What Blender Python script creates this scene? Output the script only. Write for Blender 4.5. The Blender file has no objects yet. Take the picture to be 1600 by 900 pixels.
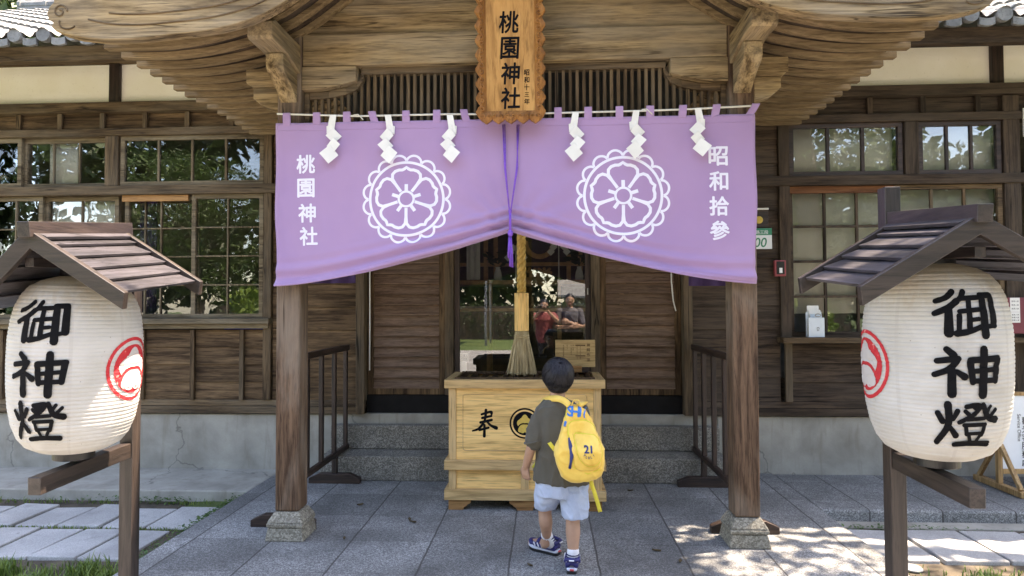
import bpy, bmesh, math, random
import numpy as np
from mathutils import Vector, Matrix, noise
R = math.radians
random.seed(7)
scene = bpy.context.scene
col = scene.collection

# ------------------------------------------------------------------ camera, sky, sun, exposure
YAW, TILT, ROLL, FOC, EYE = R(3.0), R(1.6), R(0.23), 1000.0, 1.5
cam_d = bpy.data.cameras.new('camera'); cam_d.sensor_width = 36; cam_d.lens = 36*FOC/1600
cam_d.clip_start = 0.02; cam_d.clip_end = 500
cam = bpy.data.objects.new('camera', cam_d); col.objects.link(cam); scene.camera = cam
FW = Vector((-math.sin(YAW)*math.cos(TILT), math.cos(YAW)*math.cos(TILT), math.sin(TILT)))
r0 = Vector((math.cos(YAW), math.sin(YAW), 0)); u0 = r0.cross(FW)
RT = r0*math.cos(ROLL)-u0*math.sin(ROLL); UP = u0*math.cos(ROLL)+r0*math.sin(ROLL)
cm = Matrix((RT, UP, -FW)).transposed().to_4x4(); cm.translation = (0, 0, EYE); cam.matrix_world = cm

world = bpy.data.worlds.new('World'); scene.world = world; world.use_nodes = True
SUN = Vector((0.45, 0.15, 1.0)).normalized()
wn = world.node_tree; sky = wn.nodes.new('ShaderNodeTexSky'); sky.sky_type = 'NISHITA'; sky.sun_disc = False
sky.sun_elevation = math.asin(SUN.z); sky.sun_rotation = math.atan2(SUN.x, SUN.y)
bg = wn.nodes['Background']; bg.inputs[1].default_value = 0.15
wn.links.new(sky.outputs[0], bg.inputs[0])
sd = bpy.data.lights.new('sun', 'SUN'); sd.energy = 3.7; sd.angle = R(0.55); sd.color = (1, .94, .84)
so = bpy.data.objects.new('sun', sd); col.objects.link(so); so.rotation_euler = SUN.to_track_quat('Z', 'Y').to_euler()
scene.view_settings.view_transform = 'Standard'; scene.view_settings.look = 'None'
scene.view_settings.exposure = 2.95; scene.view_settings.gamma = 1
scene.view_settings.use_white_balance = True; scene.view_settings.white_balance_temperature = 7900; scene.view_settings.white_balance_tint = 17
scene.cycles.max_bounces = 8; scene.cycles.transparent_max_bounces = 12; scene.cycles.use_denoising = True

# ------------------------------------------------------------------ measuring helpers (photo pixel -> point on a known plane)
def ray(px, py): return FW+RT*((px-800)/FOC)-UP*((py-450)/FOC)
def at(px, py, Y):
    d = ray(px, py); return Vector((0, 0, EYE))+d*(Y/d.y)
def gz(px, py, z=0):
    d = ray(px, py); return Vector((0, 0, EYE))+d*((z-EYE)/d.z)
XC = -0.214

# ------------------------------------------------------------------ materials
def lin(c): return tuple((x/12.92 if x <= .04045 else ((x+.055)/1.055)**2.4) for x in c)
class Mat:
    def __init__(s, name):
        s.m = bpy.data.materials.new(name); s.m.use_nodes = True; s.t = s.m.node_tree
        s.b = s.t.nodes['Principled BSDF']; s.out = s.t.nodes['Material Output']
    def n(s, kind, **kw):
        nd = s.t.nodes.new('ShaderNode'+kind)
        for k, v in kw.items():
            if k.startswith('i_'): nd.inputs[k[2:].replace('_', ' ')].default_value = v
            else: setattr(nd, k, v)
        return nd
    def l(s, a, b): s.t.links.new(a, b)
    def coords(s, scale=(1, 1, 1), src='Object'):
        tc = s.n('TexCoord'); mp = s.n('Mapping'); mp.inputs['Scale'].default_value = scale
        s.l(tc.outputs[src], mp.inputs[0]); return mp.outputs[0]
    def noise(s, vec, scale, detail=4, dist=0, rough=.55):
        nd = s.n('TexNoise'); nd.inputs['Scale'].default_value = scale; nd.inputs['Detail'].default_value = detail
        nd.inputs['Distortion'].default_value = dist; nd.inputs['Roughness'].default_value = rough
        s.l(vec, nd.inputs['Vector']); return nd.outputs['Fac']
    def ramp(s, fac, stops):
        nd = s.n('ValToRGB'); e = nd.color_ramp.elements
        while len(e) < len(stops): e.new(.5)
        for el, (p, c) in zip(e, stops):
            el.position = p; el.color = (*c, 1) if len(c) == 3 else c
        s.l(fac, nd.inputs[0]); return nd.outputs[0]
    def mix(s, fac, a, b, mode='MIX'):
        nd = s.n('MixRGB', blend_type=mode)
        for i, v in enumerate((fac, a, b)):
            if hasattr(v, 'is_output'): s.l(v, nd.inputs[i])
            elif i == 0: nd.inputs[0].default_value = v
            else: nd.inputs[i].default_value = (*v, 1)
        return nd.outputs[0]
    def math(s, op, a, b=0., c=None):
        nd = s.n('Math', operation=op)
        for i, v in enumerate((a, b, c)):
            if v is None: continue
            if hasattr(v, 'is_output'): s.l(v, nd.inputs[i])
            else: nd.inputs[i].default_value = v
        return nd.outputs[0]
    def bump(s, h, strength=.3, dist=.01):
        nd = s.n('Bump'); nd.inputs['Strength'].default_value = strength; nd.inputs['Distance'].default_value = dist
        s.l(h, nd.inputs['Height']); s.l(nd.outputs[0], s.b.inputs['Normal'])
    def base(s, c):
        if hasattr(c, 'is_output'): s.l(c, s.b.inputs['Base Color'])
        else: s.b.inputs['Base Color'].default_value = (*c, 1)
    def rough(s, v):
        if hasattr(v, 'is_output'): s.l(v, s.b.inputs['Roughness'])
        else: s.b.inputs['Roughness'].default_value = v
MATS = {}
def wood(name, dark, light, axis='X', grain=26, rough=.72, blotch=.45, grey=None, bump=.35, spec=.22):
    """grain runs along axis; grey = a weathered colour in large patches"""
    M = Mat(name); g = {'X': (.075, 1, 1), 'Y': (1, .075, 1), 'Z': (1, 1, .075)}[axis]
    oi = M.n('ObjectInfo'); geo = M.n('NewGeometry')
    isl = geo.outputs['Random Per Island']
    v = M.coords(g); add = M.n('VectorMath', operation='ADD'); M.l(v, add.inputs[0])
    cb = M.n('CombineXYZ'); k = M.math('MULTIPLY', isl, 37.); 
    for i in range(3): M.l(k, cb.inputs[i])
    M.l(cb.outputs[0], add.inputs[1]); v = add.outputs[0]
    n1 = M.noise(v, grain, 8, .35, .66); n2 = M.noise(v, grain*4.5, 3, .2)
    c = M.ramp(n1, [(.36, tuple(x*.7 for x in dark)), (.5, tuple(a*.55+b*.45 for a, b in zip(dark, light))), (.66, light)])
    c = M.mix(M.ramp(n2, [(.5, (0, 0, 0)), (.72, (.75,)*3)]), c, tuple(x*.4 for x in dark))
    big = M.noise(M.coords(tuple(.35+.65*x for x in g)), 2.6, 5, .6)
    if grey is not None: c = M.mix(M.ramp(big, [(.42, (0, 0, 0)), (.66, (blotch,)*3)]), c, grey)
    else: c = M.mix(M.ramp(big, [(.35, (blotch,)*3), (.6, (0, 0, 0))]), c, tuple(x*.5 for x in dark))
    if bump > .2:   # checks along the grain, a few knots
        ck = M.noise(M.coords(tuple(.022 if x < 1 else 1 for x in g)), 15, 3, .5, .5)
        ck = M.math('ABSOLUTE', M.math('SUBTRACT', ck, .5)); pr = M.noise(M.coords(tuple(.3+.7*x for x in g)), 3.1, 2)
        c = M.mix(M.math('MULTIPLY', M.ramp(ck, [(.004, (.85,)*3), (.013, (0, 0, 0))]), M.ramp(pr, [(.48, (0, 0, 0)), (.58, (1,)*3)])), c, tuple(x*.22 for x in dark))
        kn = M.n('TexVoronoi'); kn.inputs['Scale'].default_value = 2.6; M.l(M.coords(tuple(.35 if x < 1 else 1 for x in g)), kn.inputs['Vector'])
        c = M.mix(M.ramp(kn.outputs['Distance'], [(.02, (.8,)*3), (.055, (0, 0, 0))]), c, tuple(x*.4 for x in dark))
    tone = M.math('ADD', M.math('MULTIPLY', isl, .42), .79)
    tv = M.n('CombineXYZ'); 
    for i in range(3): M.l(tone, tv.inputs[i])
    c = M.mix(1., c, tv.outputs[0], 'MULTIPLY')
    M.base(c); M.rough(M.math('ADD', M.math('MULTIPLY', n1, -.25), rough+.14)); M.b.inputs['Specular IOR Level'].default_value = spec
    M.bump(M.math('ADD', n1, M.math('MULTIPLY', n2, .5)), bump, .006)
    MATS[name] = M.m; return M.m
def plain(name, c, rough=.6, var=.25, scale=9, metal=0, bump=0, spec=.5, sheen=0):
    M = Mat(name); v = M.coords()
    n1 = M.noise(v, scale, 5)
    M.base(M.ramp(n1, [(.3, tuple(x*(1-var) for x in c)), (.7, tuple(min(1, x*(1+var*.6)) for x in c))]))
    M.rough(rough); M.b.inputs['Metallic'].default_value = metal; M.b.inputs['Specular IOR Level'].default_value = spec
    if sheen: M.b.inputs['Sheen Weight'].default_value = sheen
    if bump: M.bump(M.noise(v, scale*8, 4), bump, .004)
    MATS[name] = M.m; return M.m

# weathered shrine timber
for ax in 'XYZ':
    wood('wall_wood_'+ax, (.055, .031, .016), (.235, .148, .078), ax, 22, .8, .5)
    wood('beam_wood_'+ax, (.055, .034, .019), (.19, .125, .068), ax, 20, .78, .5, grey=(.19, .155, .11))
    wood('porch_wood_'+ax, (.12, .074, .034), (.47, .335, .175), ax, 21, .7, .6, grey=(.40, .335, .24))
    wood('sash_wood_'+ax, (.07, .048, .028), (.23, .175, .105), ax, 30, .8, .5, grey=(.25, .215, .155))
    wood('dark_wood_'+ax, (.022, .012, .009), (.075, .042, .03), ax, 24, .5, .3, spec=.5)
    wood('stand_wood_'+ax, (.021, .015, .0125), (.064, .046, .038), ax, 26, .42, .3, spec=.55)
    wood('box_wood_'+ax, (.83, .52, .19), (.88, .595, .245), ax, 16, .5, .08, bump=.12)
    wood('box_trim_'+ax, (.60, .375, .15), (.76, .52, .25), ax, 16, .55, .3, grey=(.46, .35, .2), bump=.15)
wood('pillar_wood', (.075, .041, .024), (.20, .122, .074), 'Z', 30, .68, .7, grey=(.30, .245, .19))
wood('door_wood', (.145, .088, .058), (.275, .178, .125), 'X', 42, .72, .4, grey=(.20, .15, .115), bump=.12)
wood('rafter_wood', (.21, .142, .075), (.36, .255, .14), 'X', 34, .7, .3, bump=.12)
wood('plaque_wood', (.40, .19, .055), (.56, .31, .105), 'Z', 14, .42, .2, bump=.1)
wood('plaque_frame', (.25, .10, .03), (.40, .185, .055), 'Z', 18, .4, .25, bump=.1)
wood('foot_wood', (.32, .15, .055), (.46, .25, .1), 'X', 16, .5, .3)
wood('slat_brown', (.09, .05, .025), (.17, .10, .055), 'Y', 20, .6, .3)
wood('notice_wood', (.50, .34, .15), (.60, .43, .21), 'X', 18, .5, .1, bump=.06)
wood('fresh_wood', (.38, .22, .09), (.56, .36, .17), 'Z', 18, .55, .2, bump=.1)
wood('reddish_board', (.16, .065, .03), (.30, .13, .06), 'X', 20, .7, .3)
for ax in 'XYZ':
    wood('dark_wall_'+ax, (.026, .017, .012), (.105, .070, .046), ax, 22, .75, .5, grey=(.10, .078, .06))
    wood('roof_board_'+ax, (.042, .038, .042), (.108, .099, .11), ax, 20, .36, .4, spec=.6)
plain('stain_black', (.009, .008, .008), .7, .4, spec=.2)
plain('ink', (.006, .006, .007), .85, .3, 30, spec=.12)
plain('print_black', (.02, .02, .02), .6, .2)
plain('crest_gold', (.62, .43, .08), .45, .15, 40)
plain('white_paper', (.80, .79, .74), .8, .06, 12)
plain('white_dye', (.80, .78, .88), .85, .04)
plain('rod_white', (.68, .66, .58), .5, .15)
plain('cable_white', (.7, .68, .62), .4, .1)
plain('plastic_black', (.012, .012, .013), .35, .2)
plain('metal_grey', (.35, .35, .35), .35, .2, metal=1)
plain('vase_white', (.75, .75, .72), .2, .03)
plain('altar_wood', (.55, .32, .14), .5, .35, 14)
plain('porch_shade_dark', (.012, .010, .008), .9, .3)  # near black: porch shade behind the lattice, put into the colour
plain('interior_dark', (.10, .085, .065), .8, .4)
plain('blind_cloth', (.78, .73, .62), .9, .1, 3)
plain('blue_cloth', (.02, .06, .32), .8, .3)
plain('sign_green', (.02, .24, .13), .5, .05)
plain('sign_white', (.80, .83, .84), .35, .03)
plain('poster_red', (.19, .035, .05), .4, .1)
plain('alarm_red', (.32, .06, .07), .4, .1)
plain('leaflet_blue', (.55, .66, .74), .4, .15, 30)
plain('acrylic', (.72, .78, .82), .15, .05)
plain('skin', (.43, .25, .165), .5, .16, 9, bump=.05)
plain('lip', (.36, .13, .11), .45, .05)
plain('eye_dark', (.01, .008, .008), .2, .1)
plain('eye_white', (.7, .7, .68), .3, .02)
plain('shirt_olive', (.075, .068, .05), .9, .14, 12, bump=.25, sheen=.1)
plain('bag_trim', (.68, .58, .06), .7, .12, 30)
plain('bag_blue', (.02, .17, .52), .6, .12, 30)
plain('bag_navy', (.018, .03, .14), .6, .2, 30)
plain('sock_white', (.72, .72, .76), .9, .06, 30, bump=.2)
plain('sock_navy', (.02, .02, .08), .9, .2)
plain('shoe_navy', (.022, .022, .13), .55, .3, 30)
plain('shoe_sole', (.62, .64, .74), .6, .1)
plain('shoe_red', (.55, .06, .06), .5, .15)
plain('purple_cord', (.20, .075, .50), .7, .2, 60)
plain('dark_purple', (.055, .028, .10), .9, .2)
plain('bark', (.09, .065, .045), .9, .5, 6, bump=.6)
plain('red_shirt', (.22, .05, .05), .85, .15)
plain('grey_shirt', (.10, .095, .11), .85, .2)
plain('trousers_dark', (.02, .02, .025), .85, .2)
plain('far_wall', (.42, .40, .34), .8, .15, 2)
plain('awning_white', (.62, .66, .70), .6, .1)
plain('leaf_dry', (.09, .06, .025), .8, .4)
plain('lid_white', (.36, .36, .34), .55, .15, 14)
plain('soil', (.075, .058, .038), .95, .5, 9, bump=.6)

def leafmat(name, a, b, trans=.25):
    M = Mat(name); geo = M.n('NewGeometry'); c = M.ramp(geo.outputs['Random Per Island'], [(0, a), (1, b)])
    M.base(c); M.rough(.55)
    tr = M.n('BsdfTranslucent'); M.l(c, tr.inputs[0]); mx = M.n('MixShader'); mx.inputs[0].default_value = trans
    M.l(M.b.outputs[0], mx.inputs[1]); M.l(tr.outputs[0], mx.inputs[2]); M.l(mx.outputs[0], M.out.inputs[0])
    MATS[name] = M.m
leafmat('leaf_tree', (.025, .055, .012), (.10, .16, .035))
leafmat('leaf_bush', (.06, .12, .015), (.20, .28, .04))
leafmat('leaf_dark', (.02, .045, .012), (.06, .095, .025))
leafmat('grass_blade', (.06, .12, .018), (.19, .26, .05))
leafmat('weed_leaf', (.035, .085, .02), (.09, .17, .04))

def m_plaster():
    M = Mat('plaster'); v = M.coords(); n = M.noise(v, 2.2, 6); n2 = M.noise(v, 40, 3)
    c = M.ramp(n, [(.3, (.84, .785, .63)), (.62, (.90, .86, .73))])
    M.base(M.mix(M.ramp(n2, [(.62, (0, 0, 0)), (.8, (.3,)*3)]), c, (.45, .4, .28))); M.rough(.9); M.bump(n2, .12, .004); MATS['plaster'] = M.m
m_plaster()
def m_concrete():
    M = Mat('concrete'); v = M.coords(); n = M.noise(v, 3.5, 7, .3); n2 = M.noise(v, 60, 3)
    drip = M.noise(M.coords((7, 7, .9)), 2.2, 5, .4)
    c = M.ramp(n, [(.32, (.26, .245, .205)), (.65, (.41, .39, .335))])
    c = M.mix(M.ramp(drip, [(.55, (0, 0, 0)), (.75, (.55,)*3)]), c, (.20, .17, .12))
    c = M.mix(M.math('MULTIPLY', n2, .25), c, (.16, .155, .145)); vo = M.n('TexVoronoi', feature='DISTANCE_TO_EDGE'); vo.inputs['Scale'].default_value = .42
    wv = M.n('VectorMath', operation='ADD'); M.l(v, wv.inputs[0]); nn = M.n('TexNoise'); nn.inputs['Scale'].default_value = 4; nn.inputs['Detail'].default_value = 5; M.l(v, nn.inputs['Vector'])
    sc_ = M.n('VectorMath', operation='SCALE'); sc_.inputs['Scale'].default_value = .35; M.l(nn.outputs['Color'], sc_.inputs[0]); M.l(sc_.outputs[0], wv.inputs[1]); M.l(wv.outputs[0], vo.inputs['Vector'])
    crack = M.ramp(vo.outputs['Distance'], [(.0, (.6,)*3), (.0028, (0, 0, 0))]); c = M.mix(crack, c, (.07, .065, .055))
    M.base(c); M.rough(.9); M.bump(n2, .25, .004); MATS['concrete'] = M.m
m_concrete()
def m_agg(name, a, b, c0, joints=False, speck=170):
    M = Mat(name); v = M.coords(); n = M.noise(v, 2.0, 6, .2)
    vo = M.n('TexVoronoi'); vo.inputs['Scale'].default_value = speck; M.l(v, vo.inputs['Vector'])
    sep = M.n('SeparateColor'); M.l(vo.outputs['Color'], sep.inputs[0])
    c = M.ramp(sep.outputs[0], [(.12, a), (.5, b), (.93, c0)])
    c = M.mix(M.ramp(n, [(.36, (.62,)*3), (.66, (0, 0, 0))]), c, tuple(x*.62 for x in a))
    h = M.math('ADD', M.math('MULTIPLY', vo.outputs['Distance'], -1.), 0.)
    st = M.noise(v, 5.5, 6, .8, .7); c = M.mix(M.ramp(st, [(.56, (0, 0, 0)), (.70, (.55,)*3)]), c, tuple(x*.55 for x in a))
    sp = M.n('TexVoronoi'); sp.inputs['Scale'].default_value = 4.5; M.l(v, sp.inputs['Vector']); c = M.mix(M.ramp(sp.outputs['Distance'], [(.035, (.6,)*3), (.06, (0, 0, 0))]), c, (.05, .048, .045))
    if joints:
        s = M.n('SeparateXYZ'); M.l(v, s.inputs[0]); wob = M.math('MULTIPLY', M.noise(v, 7, 3), .012)
        def line(o, off, step, w):
            t = M.math('ADD', M.math('DIVIDE', M.math('SUBTRACT', M.math('ADD', o, wob), off), step), 100.5)
            d = M.math('ABSOLUTE', M.math('SUBTRACT', M.math('FRACT', t), .5))
            return M.math('LESS_THAN', M.math('MULTIPLY', d, step), w)
        jx = line(s.outputs[0], -.218+.006, .516, .0058); jy = line(s.outputs[1], 4.09+.006, .498, .003)
        j = M.math('MAXIMUM', jx, M.math('MULTIPLY', jy, .55))
        c = M.mix(M.math('MULTIPLY', j, .85), c, (.045, .042, .038)); h = M.math('SUBTRACT', h, M.math('MULTIPLY', j, 1.6))
        # tone of each slab
        fx = M.math('FLOOR', M.math('DIVIDE', M.math('ADD', s.outputs[0], .218+51.6), .516)); fy = M.math('FLOOR', M.math('DIVIDE', M.math('ADD', s.outputs[1], 49.8-4.09), .498))
        cb = M.n('CombineXYZ'); M.l(fx, cb.inputs[0]); M.l(fy, cb.inputs[1]); wnz = M.n('TexWhiteNoise'); M.l(cb.outputs[0], wnz.inputs['Vector'])
        t = M.math('ADD', M.math('MULTIPLY', wnz.outputs['Value'], .42), .78); tv = M.n('CombineXYZ')
        for i in range(3): M.l(t, tv.inputs[i])
        c = M.mix(1., c, tv.outputs[0], 'MULTIPLY')
    M.base(c); M.rough(.85); M.bump(h, .35, .004); MATS[name] = M.m
m_agg('paving', (.12, .121, .117), (.21, .212, .206), (.42, .422, .41), True)
m_agg('step_stone', (.13, .12, .10), (.23, .215, .18), (.44, .41, .35), False, 130)
m_agg('base_stone', (.16, .145, .11), (.26, .24, .19), (.42, .39, .31), False, 110)
m_agg('bounce_forecourt', (.22, .21, .195), (.29, .28, .265), (.40, .39, .37), False, 60)  # pale ground added out of view, to bounce sunlight
m_agg('paver', (.36, .355, .34), (.45, .445, .43), (.56, .55, .53), False, 220)
def m_glass(name, tint, refl, wave=.02):
    M = Mat(name); tr = M.n('BsdfTransparent'); tr.inputs[0].default_value = (*tint, 1)
    gl = M.n('BsdfGlossy'); gl.inputs['Roughness'].default_value = .0; gl.inputs[0].default_value = (.95, .97, 1, 1)
    fr = M.n('Fresnel'); fr.inputs[0].default_value = 1.5
    f = M.math('MINIMUM', M.math('ADD', M.math('MULTIPLY', fr.outputs[0], 1.25), refl), 1.)
    mx = M.n('MixShader'); M.l(f, mx.inputs[0]); M.l(tr.outputs[0], mx.inputs[1]); M.l(gl.outputs[0], mx.inputs[2]); M.l(mx.outputs[0], M.out.inputs[0])
    b = M.n('Bump'); b.inputs['Strength'].default_value = wave; b.inputs['Distance'].default_value = .05
    M.l(M.noise(M.coords(), 3.0, 2), b.inputs['Height']); M.l(b.outputs[0], gl.inputs['Normal']); M.l(b.outputs[0], fr.inputs['Normal'])
    MATS[name] = M.m
m_glass('door_glass', (.95, .97, .96), .04, .004)
m_glass('window_glass', (.9, .91, .9), .012, .02)
def m_tile():
    M = Mat('roof_tile'); v = M.coords(); n = M.noise(v, 5, 6); n2 = M.noise(v, 45, 4)
    c = M.ramp(n, [(.3, (.10, .10, .10)), (.65, (.22, .22, .21))]); c = M.mix(M.ramp(n2, [(.5, (0, 0, 0)), (.7, (.6,)*3)]), c, (.06, .065, .05))
    M.base(c); M.rough(.7); M.bump(n2, .3, .006); MATS['roof_tile'] = M.m
m_tile()
def m_noren():
    M = Mat('noren_cloth'); v = M.coords(); n = M.noise(v, 1.3, 4)
    w1 = M.n('TexWave', wave_type='BANDS', bands_direction='X'); w1.inputs['Scale'].default_value = 160; M.l(v, w1.inputs[0])
    w2 = M.n('TexWave', wave_type='BANDS', bands_direction='Z'); w2.inputs['Scale'].default_value = 160; M.l(v, w2.inputs[0])
    c = M.ramp(n, [(.3, (.36, .228, .43)), (.7, (.435, .28, .475))])
    M.base(c); M.rough(.85); M.b.inputs['Sheen Weight'].default_value = .25
    M.bump(M.math('ADD', M.math('ADD', w1.outputs['Fac'], w2.outputs['Fac']), M.math('MULTIPLY', M.noise(v, 25, 4), 2.)), .12, .002)
    tr = M.n('BsdfTranslucent'); M.l(c, tr.inputs[0]); mx = M.n('MixShader'); mx.inputs[0].default_value = .06
    M.l(M.b.outputs[0], mx.inputs[1]); M.l(tr.outputs[0], mx.inputs[2]); M.l(mx.outputs[0], M.out.inputs[0]); MATS['noren_cloth'] = M.m
m_noren()
def m_lantern():
    M = Mat('lantern_paper'); v = M.coords(); s = M.n('SeparateXYZ'); M.l(v, s.inputs[0])
    n = M.noise(v, 6, 6, .5); n2 = M.noise(M.coords((14, 14, 3)), 3, 5, .8)
    c = M.ramp(n, [(.3, (.55, .53, .48)), (.6, (.66, .645, .605))])
    # the rain-stained shoulder of the paper (yellowed band of the old glue, with its own ragged outline)
    zt = M.math('ADD', s.outputs[2], M.math('MULTIPLY', n2, .22))
    c = M.mix(M.ramp(zt, [(.30, (0, 0, 0)), (.46, (.7,)*3)]), c, (.50, .38, .22))
    wv = M.n('TexVoronoi'); wv.inputs['Scale'].default_value = 26; M.l(v, wv.inputs['Vector'])
    c = M.mix(M.ramp(wv.outputs['Distance'], [(.035, (.7,)*3), (.06, (0, 0, 0))]), c, (.2, .15, .1))
    ang = M.math('ARCTAN2', s.outputs[0], s.outputs[1]); fr = M.math('FRACT', M.math('ADD', M.math('MULTIPLY', ang, 8/6.2832), 8.2))
    seam = M.math('LESS_THAN', M.math('ABSOLUTE', M.math('SUBTRACT', fr, .5)), .035)
    c = M.mix(M.math('MULTIPLY', seam, M.math('MULTIPLY', n, .42)), c, (.45, .42, .38))
    M.base(c); M.rough(.7); M.bump(M.math('ADD', M.noise(v, 70, 4), M.math('MULTIPLY', M.noise(M.coords((3, 3, 9)), 7, 4, 1.), 3.)), .22, .003)
    tr = M.n('BsdfTranslucent'); M.l(c, tr.inputs[0]); mx = M.n('MixShader'); mx.inputs[0].default_value = .3
    M.l(M.b.outputs[0], mx.inputs[1]); M.l(tr.outputs[0], mx.inputs[2]); M.l(mx.outputs[0], M.out.inputs[0]); MATS['lantern_paper'] = M.m
m_lantern()
def m_redink():
    M = Mat('red_brush'); v = M.coords((1, 1, 1)); n = M.noise(v, 60, 5, .6)
    M.base(M.ramp(n, [(.27, (.72, .42, .36)), (.36, (.52, .02, .025)), (.8, (.40, .012, .02))])); M.rough(.7); MATS['red_brush'] = M.m
m_redink()
def m_straw(name, a, b, sc):
    M = Mat(name); v = M.coords(sc); n = M.noise(v, 60, 4); M.base(M.ramp(n, [(.3, a), (.7, b)])); M.rough(.75); M.bump(n, .6, .006); MATS[name] = M.m
m_straw('straw', (.30, .22, .10), (.62, .52, .32), (1, 1, .05))
m_straw('gold_rope', (.38, .23, .05), (.66, .45, .14), (1, 1, .25))
def m_denim():
    M = Mat('shorts_denim'); v = M.coords(); n = M.noise(v, 7, 5); n2 = M.noise(v, 320, 2)
    c = M.ramp(n, [(.3, (.22, .29, .44)), (.65, (.36, .43, .56))]); c = M.mix(M.math('MULTIPLY', n2, .35), c, (.7, .76, .84)); M.base(c); M.rough(.9); M.bump(n2, .2, .002); MATS['shorts_denim'] = M.m
m_denim()
def m_bag():
    M = Mat('bag_yellow'); v = M.coords(); n = M.noise(v, 6, 5); M.base(M.ramp(n, [(.3, (.72, .43, .055)), (.7, (.86, .60, .12))])); M.rough(.6)
    M.b.inputs['Sheen Weight'].default_value = .15; M.bump(M.noise(v, 28, 4), .25, .006); MATS['bag_yellow'] = M.m
m_bag()
def m_hair():
    M = Mat('hair_black'); n = M.noise(M.coords((1, 1, .15)), 120, 3); M.base(M.ramp(n, [(.3, (.004, .004, .006)), (.7, (.018, .017, .022))])); M.rough(.42); M.b.inputs['Specular IOR Level'].default_value = .3; M.bump(n, .7, .004); MATS['hair_black'] = M.m
m_hair()
def m_lawn():
    M = Mat('lawn'); v = M.coords(); n = M.noise(v, .7, 6); n2 = M.noise(v, 25, 4)
    c = M.ramp(n, [(.3, (.04, .07, .015)), (.6, (.08, .12, .025)), (.75, (.12, .12, .045))]); M.base(M.mix(M.math('MULTIPLY', n2, .6), c, (.04, .06, .015))); M.rough(.95); M.bump(n2, .8, .03); MATS['lawn'] = M.m
m_lawn()

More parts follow.
